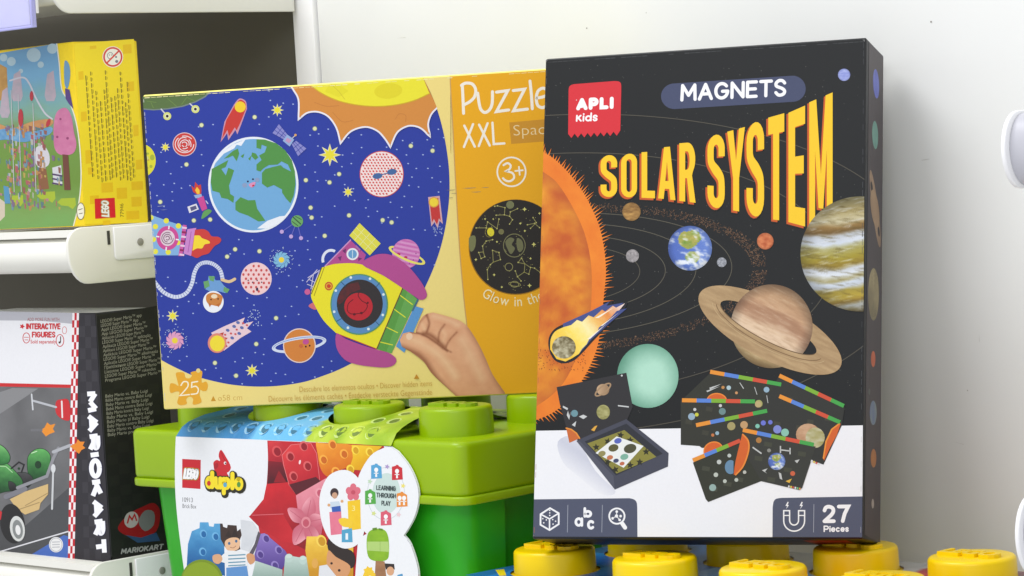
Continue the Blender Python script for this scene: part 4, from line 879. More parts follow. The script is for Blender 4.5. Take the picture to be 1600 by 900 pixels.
A.poly(ell(333.5, 471.5, 16.2, 17, n=32), (240, 242, 248)); A.poly(sm([(324, 460), (334, 457), (347, 462), (347, 470), (343, 478), (333, 477), (325, 474), (322, 467)], True, 4), (206, 132, 66)); A.polys([[(325, 473), (328, 480), (331, 475)], [(338, 476), (342, 480), (344, 473)]], (190, 110, 50)); A.poly(ell(335, 463, 5, 3.4, n=14), (240, 222, 190)); A.polys([ell(330, 468, 1.2, n=8), ell(341, 467, 1.2, n=8)], (40, 30, 30))
# dotted pink planet, galaxies, probe
A.poly(ell(400.5, 435.5, 24.2, 25.6, n=36), (236, 206, 214)); A.poly(ell(400.5, 435.5, 23, 24.4, n=36), (244, 206, 206))
A.polys([ell(400.5 + i * 8 + (4 if j % 2 else 0), 435.5 + j * 6.6, 1.9, 2.2, n=8) for i in range(-3, 4) for j in range(-3, 4) if ((i * 8 + (4 if j % 2 else 0)) / 21) ** 2 + (j * 6.6 / 22) ** 2 < 1], (206, 84, 84)); A.polys([ell(388 + 7 * i, 438 + 3 * (i % 2), 1.2, n=6) for i in range(4)] + [ell(402, 452, 2, 3, n=8)], (70, 50, 80))
def galaxy(cx, cy, R_, c):
    for k in range(10):
        t = k * 2 * PI / 10
        A.poly(sm([(cx + R_ * .4 * math.cos(t - .4), cy + R_ * .4 * math.sin(t - .4)), (cx + R_ * .85 * math.cos(t - .1), cy + R_ * .85 * math.sin(t - .1)), (cx + R_ * math.cos(t + .45), cy + R_ * math.sin(t + .45)), (cx + R_ * .6 * math.cos(t + .3), cy + R_ * .6 * math.sin(t + .3)), (cx + R_ * .3 * math.cos(t + .4), cy + R_ * .3 * math.sin(t + .4))], True, 2), c)
    A.poly(ell(cx, cy, R_ * .52, n=20), c); A.poly(ell(cx, cy, R_ * .32, n=16), (238, 212, 66))
    A.polys([ell(cx + q * math.cos(t), cy + q * math.sin(t), .75, n=5) for q, t in [(r.uniform(R_ * .95, R_ * 1.5), r.uniform(0, 6.28)) for _ in range(42)]], (190, 206, 236))
galaxy(440, 406, 13.5, (128, 184, 220)); galaxy(273.5, 532, 14.5, (226, 160, 196))
for a in ((440.5, 362), (455, 369.5), (470.5, 372)): A.stroke([(464 + (a[0] - 464) * .2, 346 + (a[1] - 346) * .2), a], 1.1, (110, 110, 200)); A.poly(ell(a[0], a[1], 3.2, n=12), (196, 166, 220))
A.poly(ell(464.5, 345.5, 9.3, n=24), (108, 168, 100)); A.stroke([(458, 339), (470, 350)], 1.6, (50, 80, 50)); A.stroke([(457, 346), (466, 353)], 1, (50, 80, 50)); A.stroke([(462, 338), (471, 343)], 1, (50, 80, 50))
# comet two and three
A.poly([(330, 520), (350, 510), (383, 496), (378, 507), (396, 502), (386, 513), (393, 518), (376, 528), (350, 548)], (236, 206, 214)); A.polys([ell(x, y, 3.2, 2.4, 20, n=8) for x, y in ((356, 516), (366, 510), (374, 521), (363, 528), (378, 512), (372, 504))], (96, 110, 170)); A.polys([ell(x, y, 2, 1.6, 20, n=8) for x, y in ((361, 521), (370, 515), (380, 505), (386, 508), (368, 522), (352, 523), (357, 535))], (210, 90, 90))
A.poly([(340, 522), (350, 519), (348, 526), (356, 528), (350, 534), (356, 541), (346, 546)], (196, 70, 56)); A.poly(ell(339.5, 536, 14.6, 15.4, n=28), (226, 140, 120)); A.poly(ell(339.8, 536.5, 11.6, 12.4, n=28), (244, 222, 60)); A.polys([ell(387 + r.uniform(0, 22), 500 - r.uniform(-12, 16), .9, n=5) for _ in range(26)], (190, 206, 236))
A.poly([(669, 308), (687, 306), (692, 350), (687, 345), (684, 357), (679, 347), (674, 354)], (214, 170, 176)); A.poly([(671, 312), (685, 309), (689, 345), (686, 341), (683, 351), (678, 342), (675, 348)], (200, 58, 56)); A.poly(ell(678, 316, 8.2, n=22), (226, 160, 70)); A.poly(ell(678, 316, 6.6, n=20), (244, 214, 60)); A.polys([ell(675 + r.uniform(0, 18), 354 + r.uniform(0, 12), .9, n=5) for _ in range(18)], (170, 186, 226))
# orange ringed planet
ro = ell(467.5, 538, 43, 12, -9, n=48); ri = ell(467.5, 538, 37.5, 7.4, -9, n=48)
A.ring(ro, ri, (216, 224, 244)); A.poly(ell(468, 540, 25.6, 27, n=40), (236, 214, 206)); A.poly(ell(468, 540, 24, 25.4, n=40), (216, 132, 60))
A.paint(ro[24:] + [ro[0]] + [ri[0]] + ri[:23:-1], lambda x, y: (216, 224, 244), 9); A.stroke(ell(467.5, 538, 40.4, 9.8, -9, n=30, a0=185, a1=355), 1.1, (130, 150, 210), cap=False)
A.poly(ell(478, 534, 5, 4.2, -10, n=14), (196, 80, 150)); A.poly(ell(470.5, 540.5, 3, n=10), (206, 106, 60)); A.polys([ell(478, 541.5, 1.5, n=8), ell(484, 540, 1.5, n=8)], (60, 30, 30))
# rocket held by a hand
MG = (182, 78, 146)
A.stroke(ell(517, 405, 12.5, 14, 10, n=24, a0=150, a1=290), 4.2, (226, 230, 244), cap=False)
A.poly([(508, 418), (548, 375.5), (572, 398), (566, 414)], MG); A.stroke([(508, 416), (548, 375)], 1.8, (206, 150, 200)); A.polys([[(535, 392), (541, 388), (540, 396)], [(560, 402), (566, 404), (560, 408)], [(528, 402), (534, 400), (532, 408)]], (110, 50, 110))
A.poly(ell(551, 397, 9.4, n=26), (236, 238, 244)); A.poly(ell(551, 397, 6.8, n=22), (106, 160, 206)); A.stroke([(551, 391.5), (551, 402.5)], 1.2, (206, 226, 240))
A.poly([(546, 368), (562, 348.5), (595, 380.5), (578, 399)], (226, 220, 80))
for k in (.25, .5, .75): A.stroke([(546 + 32 * k, 368 + 31 * k), (562 + 33 * k, 348.5 + 32 * k)], .9, (240, 238, 160), cap=False)
for k in (.33, .66): A.stroke([(546 + 16 * k, 368 - 19.5 * k), (578 + 17 * k, 399 - 18.5 * k)], .9, (240, 238, 160), cap=False)
A.stroke([(556, 384), (563, 391)], 3, (170, 110, 170), cap=False)
ro = ell(636, 399, 31, 8.5, 24, n=44); ri = ell(636, 399, 26.5, 5, 24, n=44)
A.ring(ro, ri, (236, 226, 110)); A.poly(ell(634.5, 396.5, 21.8, 23, n=36), (206, 120, 186)); A.paint(ell(634.5, 396.5, 21, 22, n=36), lambda x, y: mixc((200, 104, 176), (222, 156, 206), .5 + .5 * math.sin((y - .2 * x) * .9)), 3); A.polys([ell(623, 397, 3, 2, n=10), ell(634, 402, 3, 2, n=10)], (190, 50, 90)); A.polys([ell(x, y, 1, n=6) for x, y in ((640, 412), (646, 406), (630, 410), (650, 396))], (150, 70, 140))
A.paint(ro[:23] + ri[:23][::-1], lambda x, y: (236, 226, 110), 12)
for a, b in (((500, 422), (481, 434)), ((496, 421), (479, 441)), ((490, 428), (486, 452)), ((499, 424), (488, 452)), ((482, 436), (492, 441)), ((480, 444), (490, 448))): A.stroke([a, b], 1.3, (200, 196, 226), cap=False)
A.poly(ell(480.5, 456, 4.6, n=14), (206, 96, 150)); A.poly(sm([(482, 478), (492, 472), (496, 480), (492, 484)], True, 3), (210, 110, 120)); A.poly(ell(522, 414, 5, 2.4, -8, n=14), (206, 110, 110))
YR_ = (238, 226, 44)
A.poly(sm([(503, 418), (518, 413.5), (534, 411.5), (555, 411.5), (578, 416)], n=4) + [(629, 449), (588, 545), (526, 521)] + sm([(526, 521), (506, 501), (492, 477), (486, 460), (494, 438), (503, 418)], n=4)[1:-1], YR_)
A.stroke([(503, 418), (487, 459)], 1.2, (110, 90, 30)); A.stroke([(507, 417), (491, 462)], 1.0, (150, 130, 30)); A.stroke([(578, 416), (629, 449)], 1.4, (190, 60, 60)); A.stroke([(526, 521), (588, 545)], 1.4, (190, 60, 60))
A.poly([(629, 449), (652, 467), (612, 552), (588, 545)], (92, 156, 70)); A.poly([(637, 455), (652, 467), (612, 552), (604, 549.5)], (104, 168, 84))
for a, b in (((625, 461), (645, 476)), ((616, 483), (634, 496)), ((604, 511), (622, 520)), ((593, 534), (614, 539))): A.stroke([a, b], 1.5, (226, 226, 60), cap=False)
A.stroke([(630, 449), (589, 545)], 1.3, (110, 50, 50)); A.poly([(648, 478), (662, 482), (632, 551), (619, 541)], (92, 152, 212)); A.poly([(652, 467), (655, 468), (646, 486), (643, 486)], (70, 110, 130))
A.poly(sm([(566, 413), (580, 401), (597, 396.5), (615, 400), (638, 416), (658, 440), (667, 458), (665, 466), (657, 468.5), (648, 463), (629, 450), (600, 431)], True, 4), MG); A.poly(sm([(526, 521), (540, 529), (563, 538), (588, 546), (607, 551), (619, 560), (617, 569), (605, 574), (582, 573), (556, 569), (538, 561), (526, 543)], True, 4), MG)
A.poly(ell(514, 447, 6.4, 6.8, n=20), (200, 90, 50)); A.poly(ell(514, 447, 4.6, n=16), (232, 180, 60)); A.poly(ell(514, 447, 3.2, n=14), (206, 70, 40))
A.poly(ell(561.5, 475.5, 45, 47.6, n=56), (84, 148, 110)); A.poly(ell(561.5, 475.5, 43, 45.6, n=56), (92, 142, 194)); A.poly(ell(562.5, 474.5, 36, 37.8, n=48), (52, 47, 50))
A.polys([ell(x, y, 2.1, n=10) for x, y in ((548.5, 433.5), (578.5, 435.5), (525, 454), (599.5, 460), (522.5, 487), (598.5, 492), (544, 512), (576, 514))], (226, 238, 240))
for a, b in (((533, 440), (540, 447)), ((594, 441), (588, 448)), ((526, 502), (535, 497)), ((593, 508), (587, 502))): A.stroke([a, b], 1.1, (50, 90, 130), cap=False)
A.paint([(527, 470), (532, 456), (545, 444), (560, 440), (564, 452), (548, 458), (536, 472), (530, 476)], lambda x, y: mixc((110, 40, 44), (70, 44, 48), fbm(x / 5, y / 5, 3) * 1.4 - .2), 4); A.poly(ell(560.5, 479, 22.2, 21.6, n=36), (190, 40, 52)); A.stroke(sm([(552, 468), (545, 474), (543, 484), (548, 490), (558, 490), (568, 488), (574, 480), (573, 474), (566, 470), (560, 462), (562, 456)], n=4), 1.2, (96, 22, 34)); A.polys([ell(554, 491, 2.4, 2, n=8), ell(565, 489, 2.4, 2, n=8), ell(575, 473, 1.7, n=8)], (96, 22, 34))
# orange panel
OR = (240, 174, 22)
A.poly(sm([(703, 95), (704, 130), (708, 200), (712.5, 290), (718.5, 390), (725.5, 470), (731, 520), (742, 640)], n=3) + [(960, 640), (960, 80)], OR); A.stroke(sm([(703, 95), (704, 130), (708, 200), (712.5, 290), (718.5, 390), (725.5, 470), (731, 520), (742, 640)], n=3), 1.6, (204, 160, 96), cap=False)
# the hand
hand = [(628, 541), (625, 531), (630, 521), (640, 518.5), (650, 520)] + [(650, 516), (655, 503), (661, 494), (668, 490)] + sm([(677, 488.3), (695, 493), (711, 498), (722, 503), (733, 513), (748, 537), (760, 562), (770, 585), (789, 613)], n=3) + [(792, 622), (716, 622)] + sm([(709, 615), (697, 604), (688, 596), (674, 582), (666, 570), (660, 563), (643, 550), (634, 545), (628, 541)], n=3)[:-1]
CREASE = [(sm([(643, 519), (656, 521), (668, 526), (684, 537), (699, 548)], n=4), 3.4, .85), (sm([(662, 521), (672, 523), (684, 532), (694, 542)], n=4), 6.5, .75), (sm([(667, 492), (671, 505), (667, 519)], n=4), 3.6, .75), (sm([(695, 507), (687, 519), (685, 534)], n=4), 3.2, .6), (sm([(714, 519), (703, 531), (697, 544), (705, 550)], n=4), 3.0, .6), (sm([(628, 543), (650, 552), (664, 564), (680, 588), (700, 610), (712, 622)], n=4), 9, .75), (sm([(735, 512), (752, 540), (772, 584), (794, 622)], n=4), 11, .5), (sm([(651, 517), (657, 503), (668, 491)], n=4), 3, .4)]
GLOW = [(sm([(640, 529), (660, 537), (690, 558), (712, 588)], n=4), 11, .6), (sm([(678, 494), (700, 500), (716, 508)], n=4), 7, .5), (sm([(660, 506), (664, 514)], n=2), 5, .5), (sm([(692, 516), (696, 524), (692, 534)], n=3), 5, .35), (sm([(722, 530), (738, 560), (752, 590)], n=3), 12, .45)]
def hc(x, y):
    f = fbm(x / 14, y / 14, 33); c = mixc((234, 176, 138), (216, 152, 114), .2 + .9 * (f - .4) + max(0, (y - 565) / 140))
    for L_, w_, k in GLOW: c = mixc(c, (246, 206, 166), k * max(0, 1 - pdist(x, y, L_) / w_))
    for L_, w_, k in CREASE: c = mixc(c, (132, 76, 50), k * max(0, 1 - pdist(x, y, L_) / w_) ** 1.5)
    return c
A.paint(hand, hc, 2.6)
A.poly(sm([(636, 522), (643, 520.5), (645, 527), (640, 531), (635.5, 528)], True, 4), (244, 206, 176))
# lettering of the orange panel, drawn with a round pen
Z5 = lambda L_: [(680 + x / 4.5, 90 + y / 4.5) for x, y in L_]
PEN = (248, 240, 224)
for L_ in ([(192, 190), (197, 290), (201, 392)], [(300, 250), (312, 330), (325, 368), (352, 386), (384, 366), (402, 320), (404, 240)], [(432, 243), (512, 232), (432, 380), (518, 368)], [(550, 232), (630, 222), (552, 374), (650, 362)], [(668, 165), (678, 265), (684, 360)], [(715, 285), (775, 270), (790, 235), (760, 215), (725, 235), (712, 285), (722, 335), (755, 352), (790, 335)]):
    q = Z5(L_); A.stroke(sm(q, n=6) if len(L_) in (3, 7, 9) else q, 4.6, PEN)
A.stroke(sm(Z5([(186, 196), (215, 180), (262, 186), (286, 225), (278, 275), (245, 310), (203, 332)]), n=6), 4.6, PEN)
for L_ in ([(206, 478), (280, 626)], [(268, 468), (204, 628)], [(310, 472), (385, 618)], [(370, 462), (308, 622)], [(404, 458), (413, 608), (488, 603)]): A.stroke(Z5(L_), 3.6, PEN)
A.poly(Z5([(522, 456), (830, 428), (838, 584), (536, 607)]), (206, 146, 40)); A.text('Space', 803, 212, 16.5, (240, 214, 160), wd=62, slope=-.05, lean=-.05, bold=-.012)
A.stroke(ell(799.5, 268.5, 22.2, 22.6, n=40), 2.5, PEN, closed=True)
A.stroke(sm(Z5([(482, 756), (510, 742), (532, 758), (525, 782), (500, 798)]), n=5) + sm(Z5([(500, 798), (545, 812), (556, 845), (530, 868), (500, 866), (478, 848)]), n=5)[1:], 3.2, PEN); A.stroke(Z5([(564, 797), (618, 792)]), 2.6, PEN); A.stroke(Z5([(590, 768), (596, 824)]), 2.6, PEN)
# glow disc
A.poly(ell(806, 386, 73.5, 74.5, n=64), (150, 108, 20)); A.poly(ell(806, 385.5, 72, 73.5, n=64), (40, 36, 32))
Z6 = lambda L_: [(680 + x / 4.5, 290 + y / 4.5) for x, y in L_]
GLO = (150, 144, 88)
for L_ in ([(420, 145), (440, 142), (492, 155), (488, 205), (430, 208)], [(488, 205), (525, 215), (530, 185), (580, 162)], [(525, 215), (545, 240), (525, 270)], [(290, 297), (360, 297), (370, 255), (436, 302), (450, 235)], [(405, 380), (360, 390), (335, 425), (340, 465), (350, 500), (325, 512), (308, 470), (340, 465)], [(372, 660), (368, 590), (390, 555), (410, 538), (405, 455), (450, 470), (460, 520), (410, 538)], [(605, 670), (580, 640), (565, 600)], [(580, 640), (628, 608), (660, 622), (672, 575), (632, 550), (628, 608)], [(632, 550), (585, 540), (608, 510), (632, 550)], [(672, 575), (700, 580), (740, 610)], [(650, 275), (700, 265), (735, 295)], [(690, 225), (712, 260), (672, 300)]):
    q = Z6(L_); A.stroke(q, 1.0, GLO, cap=False); A.polys([ell(x, y, 1.2, n=6) for x, y in q], (190, 184, 110))
A.paint(ell(797.5, 320, 6.2, n=20), lambda x, y: (120, 122, 84), 9); A.poly(ell(783.5, 362, 4.4, n=16), (120, 116, 74)); A.poly(ell(767, 362.5, 5.4, 6.8, -12, n=20), (226, 212, 50)); A.stroke(ell(765, 363, 6.4, 7.4, -12, n=16, a0=90, a1=270), 1, (130, 120, 60), cap=False)
A.stroke(ell(804, 383.5, 17, 18, n=36), 1.3, (126, 124, 84), closed=True); A.polys([sm([(790, 378), (797, 371), (804, 374), (800, 382), (805, 388), (799, 397), (794, 390)], True, 3), sm([(808, 372), (816, 376), (818, 388), (812, 394), (808, 386)], True, 3)], (112, 112, 78)); A.poly(sm([(733, 372), (742, 368), (744, 378), (741, 390), (735, 392)], True, 3), (120, 122, 80))
A.stroke(ell(795.5, 417, 6, n=20), 1, GLO, closed=True); A.stroke(ell(804.5, 444, 6.5, 4.6, n=20), 1, GLO, closed=True); A.stroke(ell(804.5, 444, 9.5, 3, 8, n=20), .9, GLO, closed=True)
A.polys([star(680 + x / 4.5, 290 + y / 4.5, q, 4, .45) for x, y, q in ((630, 166, 3.6), (695, 413, 3.6), (665, 702, 3.4), (600, 266, 2.2), (436, 395, 2), (632, 318, 2.2), (672, 512, 2.2), (416, 627, 2.4), (288, 520, 2.4), (470, 713, 2.2), (353, 234, 2), (735, 195, 2.2), (410, 235, 1.6))], (214, 208, 120))
gd = []
while len(gd) < 90:
    x, y = r.uniform(734, 878), r.uniform(313, 458)
    if ((x - 806) / 70) ** 2 + ((y - 386) / 71) ** 2 < .97: gd.append((x, y))
A.polys([ell(x, y, .6, n=5) for x, y in gd], (170, 164, 104))
# arc lettering
ph = -34.5
for ch in 'Glow in the dark':
    vs, fs = text_mesh(ch if ch != ' ' else 'n', .0); wdt = (max(v[0] for v in vs) - min(v[0] for v in vs)) / CAP * 15.5 * .82 if ch != ' ' else 4.2
    adv = math.degrees((wdt + 3.0) / 95)
    if ch != ' ':
        t = math.radians(ph + adv / 2); ox, oy = 806 + 94 * math.sin(t) - 1, 384 + 94.5 * math.cos(t)
        d = (math.cos(t), -math.sin(t)); up = (-math.sin(t), -math.cos(t))
        A.text(ch, ox, oy, 15.5, (250, 236, 190), wd=wdt, d=d, up=up, align='c')
    ph += adv
# jigsaw badge and the small print
A.poly(sm([(275, 583), (283, 581.5), (288, 583), (290, 590), (296, 591), (300, 587), (298, 582), (307, 579.5), (316, 580), (315, 592), (316, 598), (322, 596), (325, 602), (323, 610), (317, 611), (313, 609), (312, 617), (315, 628), (306, 632), (301, 631), (302, 623), (296, 619.5), (291, 624), (292, 631), (282, 633), (277, 629), (280, 618), (280, 612), (274, 612), (267, 614), (265, 606), (267, 599), (274, 600), (279, 603), (277, 594)], True, 3), (234, 172, 50))
A.poly(ell(310, 579, 3.4, n=12), (234, 214, 140))
A.stroke(sm([(283, 602), (287, 596.5), (293, 597), (294, 603), (289, 610)], n=5) + [(281.5, 618), (296, 616.5)], 2.0, (252, 244, 214)); A.stroke([(309, 596), (300, 597.5), (299.5, 605)] + sm([(299.5, 605), (306, 603.5), (310, 608), (308, 614.5), (299, 616)], n=5)[1:], 2.0, (252, 244, 214))
BR = (206, 160, 66)
A.poly([(329.5, 627), (337.5, 626.5), (333.3, 618.5)], (206, 150, 40)); A.text('ø58 cm', 341, 626.5, 9, BR, wd=37.5, slope=-.04, lean=-.05, bold=-.014)
A.text('Descubre los elementos ocultos • Discover hidden items', 468.5, 612.5, 8.6, BR, wd=207, slope=-.047, lean=-.05, bold=-.012); A.text('Découvre les éléments cachés • Entdecke versteckte Gegenstände', 420.5, 627.5, 8.8, BR, wd=255, slope=-.043, lean=-.05, bold=-.012); A.poly([(647, 592), (655.5, 591.5), (651, 584.5)], (200, 140, 40))
# wear: scratches and rubbed spots
A.polys([[(x, y), (x + l, y - .05 * l), (x + l, y - .05 * l + .5), (x + l * .5, y + .55)] for x, y, l in ((697, 297, 14), (722, 294, 22), (752, 293, 12), (704, 302, 10), (736, 300, 16), (700, 309, 8))], (140, 130, 110)); A.polys([[(417, 139), (421, 138.6), (422, 144), (418, 142)], [(246, 322), (258, 321), (258, 321.7), (247, 323)], [(250, 328), (262, 327), (256, 328.3)]], (140, 150, 196))
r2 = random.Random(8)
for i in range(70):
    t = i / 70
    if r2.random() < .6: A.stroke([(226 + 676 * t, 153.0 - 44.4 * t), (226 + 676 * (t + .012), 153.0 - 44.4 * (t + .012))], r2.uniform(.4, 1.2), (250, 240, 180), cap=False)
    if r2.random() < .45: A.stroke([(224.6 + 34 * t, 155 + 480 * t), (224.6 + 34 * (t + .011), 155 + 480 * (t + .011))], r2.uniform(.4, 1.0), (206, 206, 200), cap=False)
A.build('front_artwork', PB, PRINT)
# ------------------------------------------------------------------ card sleeve of the green box
gx, gy = GR.col[0], GR.col[1]; SLV = -.0026
SP = GO + gy * SLV
def gl(x, y): p = hit(x, y, SP, gy) - GO; return (p.dot(gx), p.z)
left = sm([(275, 682), (274, 705), (273.5, 740), (274.5, 775), (278, 815), (283, 855), (290, 905), (300, 960), (318, 1040)], n=4)
big = [(611, 698)] + sm([(622, 705), (640, 728), (652, 755), (655, 778), (650, 803), (641, 822), (632, 836)], n=4) + sm([(632, 836), (642, 850), (652, 880), (655, 905), (655, 960), (640, 1020)], n=4)[1:]
outl = left + [(600, 1060)] + big[::-1] + [(500, 691), (380, 686)]
TX = Matrix.Translation(Vector((GW / 2, -GD / 2, GH)))
def extr(pts2, y0_, y1_, axis):
    return prism_bm(pts2, y0_, y1_, axis)
sl = gput('cardboard_sleeve', prism_bm([gl(x, y) for x, y in outl], SLV, SLV + .0014, 'y'), M['white'])
A = Art(GE, SP, gx, UZ, gain=1.15)
A.n = -gy if gy.y > 0 else gy
A.poly(outl, (240, 242, 246))
def plan(c0, c1, sc=20, sd=1): return lambda x, y: mixc(c0, c1, fbm(x / sc, y / sc, sd))
def shade(pts, c0, c1, ang=60, edge=True, k=4):
    t = math.radians(ang); pr = [p[0] * math.cos(t) + p[1] * math.sin(t) for p in pts]; a, b = min(pr), max(pr)
    A.paint(pts, lambda x, y: mixc(c0, c1, (x * math.cos(t) + y * math.sin(t) - a) / (b - a) + .25 * (fbm(x / 9, y / 9, 4) - .5)), k)
    if edge: A.stroke(list(pts), .8, mixc(c0, (255, 255, 255), .35), closed=True)
# right part of the picture: bricks
pic = sm([(418, 692), (419, 720), (417, 755), (413, 778), (403, 797), (390, 807)], n=5) + [(404, 820), (425, 850), (470, 870), (480, 960), (660, 960), (654, 900), (632, 836)] + [(p[0] - .0, p[1]) for p in big[:29][::-1] if p[1] < 834 and p[1] > 699] + [(500, 692)]
A.paint([(418, 688.2), (500, 691.5), (560, 694), (600, 697), (632, 836), (655, 900), (655, 960), (430, 960)] + [(404, 822), (389, 807)] + sm([(389, 807), (403, 797), (413, 778), (417, 755), (419, 720), (418, 690)], n=5)[1:], plan((178, 24, 38), (206, 40, 52), 30, 3), 9)
shade([(419, 720), (441, 722), (452, 755), (418, 756)], (140, 22, 40), (70, 12, 26), 80, False); shade([(417, 756), (466, 752), (500, 775), (480, 860), (404, 822), (390, 807), (412, 780)], (214, 34, 46), (140, 12, 30), 70, False); shade([(395, 806), (443, 804), (470, 850), (440, 846), (404, 822)], (176, 18, 34), (214, 40, 50), 10, False); A.poly([(428, 754), (436, 735), (448, 753)], (150, 20, 34)); A.stroke([(395, 805), (443, 803)], 1, (226, 110, 120))
def brick_hole(x, y, q, c_out, c_in, rot=-20): A.poly(ell(x, y, q, q * 1.2, rot, n=20), c_out); A.poly(ell(x + .8, y + .8, q * .68, q * .9, rot, n=18), c_in)
shade([(419.5, 689), (440, 690), (452, 712), (442, 722), (420, 718)], (220, 60, 66), (170, 24, 44), 70, False); brick_hole(433, 705, 7.5, (222, 80, 84), (150, 20, 40))
shade([(441, 711), (455, 695), (486, 692), (495, 708), (500, 750), (494, 756), (462, 771), (452, 757), (444, 728)], (228, 62, 66), (182, 22, 40), 60); A.poly([(452, 757), (494, 745), (502, 752), (463, 773)], (90, 20, 34))
for x, y in ((454, 713), (475, 697), (481, 728), (459, 744)): brick_hole(x, y, 6.6, (226, 96, 98), (150, 22, 36))
A.poly(ell(469, 722, 1.6, 3.6, 10, n=10), (250, 226, 226))
shade(sm([(494, 691.5), (500, 692), (516, 693), (550, 695), (556, 712), (548, 728), (536, 733), (520, 745), (508, 742), (500, 728), (497, 710)], True, 3), (250, 170, 54), (216, 106, 14), 70, False)
for x, y in ((506, 718), (538, 709), (520, 694.5), (525, 737)): brick_hole(x, y, 6.4, (250, 176, 66), (206, 104, 24))
shade([(550, 695), (598, 697), (580, 715), (566, 735), (546, 733), (552, 715)], (252, 214, 50), (226, 160, 8), 60, False)
for x, y in ((556, 703), (578, 706), (548, 733)): brick_hole(x, y, 6, (252, 220, 70), (214, 160, 20))
shade([(463, 774), (510, 747), (516, 760), (500, 850), (470, 830)], (236, 150, 164), (196, 86, 108), 70, False); brick_hole(500, 770, 6.5, (238, 160, 172), (200, 86, 110))
# pink flower
def petal(cx, cy, a, L_, w_, c):
    t = math.radians(a)
    A.paint(sm([(cx + 4 * math.cos(t - 1), cy + 4 * math.sin(t - 1)), (cx + L_ * .5 * math.cos(t) + w_ * math.sin(t), cy + L_ * .5 * math.sin(t) - w_ * math.cos(t)), (cx + L_ * math.cos(t), cy + L_ * math.sin(t)), (cx + L_ * .5 * math.cos(t) - w_ * math.sin(t), cy + L_ * .5 * math.sin(t) + w_ * math.cos(t)), (cx + 4 * math.cos(t + 1), cy + 4 * math.sin(t + 1))], True, 5), lambda x, y: mixc(mixc((176, 70, 92), (246, 176, 186), min(1, math.hypot(x - cx, y - cy) / L_ * 1.3)), (206, 104, 124), max(0, .5 + ((x - cx) * math.sin(t) - (y - cy) * math.cos(t)) / w_ * -.6)), 3)
    A.stroke([(cx + 8 * math.cos(t), cy + 8 * math.sin(t)), (cx + L_ * .85 * math.cos(t), cy + L_ * .85 * math.sin(t))], .7, (190, 84, 106))
for a, L_, w_ in ((-78, 42, 11), (-143, 36, 11), (-12, 30, 11), (118, 40, 12), (66, 46, 11)): petal(479, 816, a, L_, w_, (214, 112, 128))
A.poly(ell(479, 816, 7.5, 9, n=20), (226, 140, 152)); A.poly(ell(479, 817, 4.8, 6, n=16), (196, 84, 104))
# blue ridged brick at the left, boy figure
A.paint([(312.5, 816), (326, 816), (327, 822), (334, 823), (335, 818), (344, 818), (350, 830), (352, 900), (292, 885), (294, 850), (300, 830), (312, 825)], lambda x, y: mixc((96, 174, 222), (24, 96, 160), (y - 816) / 70 + .35 * (fbm(x / 10, y / 10, 7) - .5)), 4)
for x, y in ((318, 834), (337, 838), (317, 862)): brick_hole(x, y, 5.6, (110, 180, 226), (28, 104, 166), -15)
A.poly([(344, 818), (348, 818), (349, 823), (355, 825), (356, 820), (370, 821), (371, 830), (376, 826), (378, 836), (374, 846), (376, 858), (366, 862), (352, 855), (345, 842)], (62, 44, 38))
A.poly(sm([(352, 846), (362, 840), (374, 842), (374, 856), (364, 861), (354, 858)], True, 4), (236, 190, 150)); A.polys([ell(358.5, 849, 2, 2.4, n=10), ell(369.5, 845.5, 2, 2.4, n=10)], (70, 110, 150)); A.stroke(sm([(360, 855), (365, 856), (369, 853)], n=3), .8, (150, 90, 70)); A.polys([[(352, 838), (358, 828), (362, 840)], [(362, 838), (367, 826), (372, 838)]], (48, 34, 30))
A.poly([(349, 866), (358, 860), (372, 861), (385, 866), (388, 884), (386, 910), (355, 910), (353, 880), (340, 876)], (236, 238, 240))
for y in (868, 873.5, 879, 884): A.stroke([(357, y), (384, y - 1.5)], 1.8, (96, 150, 176), cap=False)
A.poly([(354, 887), (386, 884), (390, 910), (354, 910)], (96, 148, 206)); A.poly(sm([(333, 868), (344, 866), (348, 874), (342, 881), (334, 878)], True, 3), (222, 170, 128)); A.poly(sm([(386, 866), (396, 865), (399, 876), (392, 882), (387, 876)], True, 3), (214, 156, 112))
A.paint([(376, 812), (395, 815), (405, 830), (390, 862), (377, 858), (378, 836)], plan((206, 210, 216), (226, 228, 232), 12, 3), 8); A.poly([(404, 830), (398, 850), (390, 864), (396, 866), (410, 836)], (90, 84, 96))
# purple brick, grey bricks
A.paint([(408, 834), (414, 833), (446, 860), (452, 870), (440, 892), (400, 880), (398, 866)], lambda x, y: mixc((146, 124, 200), (84, 62, 142), (y - 833) / 56), 4)
for x, y in ((416, 841), (407, 866), (436, 859), (430, 883)): brick_hole(x, y, 5.8, (150, 132, 200), (80, 58, 136), -25)
A.paint([(400, 876), (442, 890), (442, 912), (392, 912)], lambda x, y: mixc((196, 214, 206), (146, 172, 162), (y - 874) / 30), 5); A.paint([(446, 872), (452, 868), (476, 872), (486, 878), (490, 912), (442, 912)], lambda x, y: mixc((198, 218, 210), (146, 172, 162), (y - 868) / 34), 5)
for x, y in ((452, 872), (474, 875)): A.poly(ell(x, y, 6.5, 7, n=18), (190, 212, 204)); A.poly(ell(x, y - 3, 5, 3, n=14), (206, 224, 216))
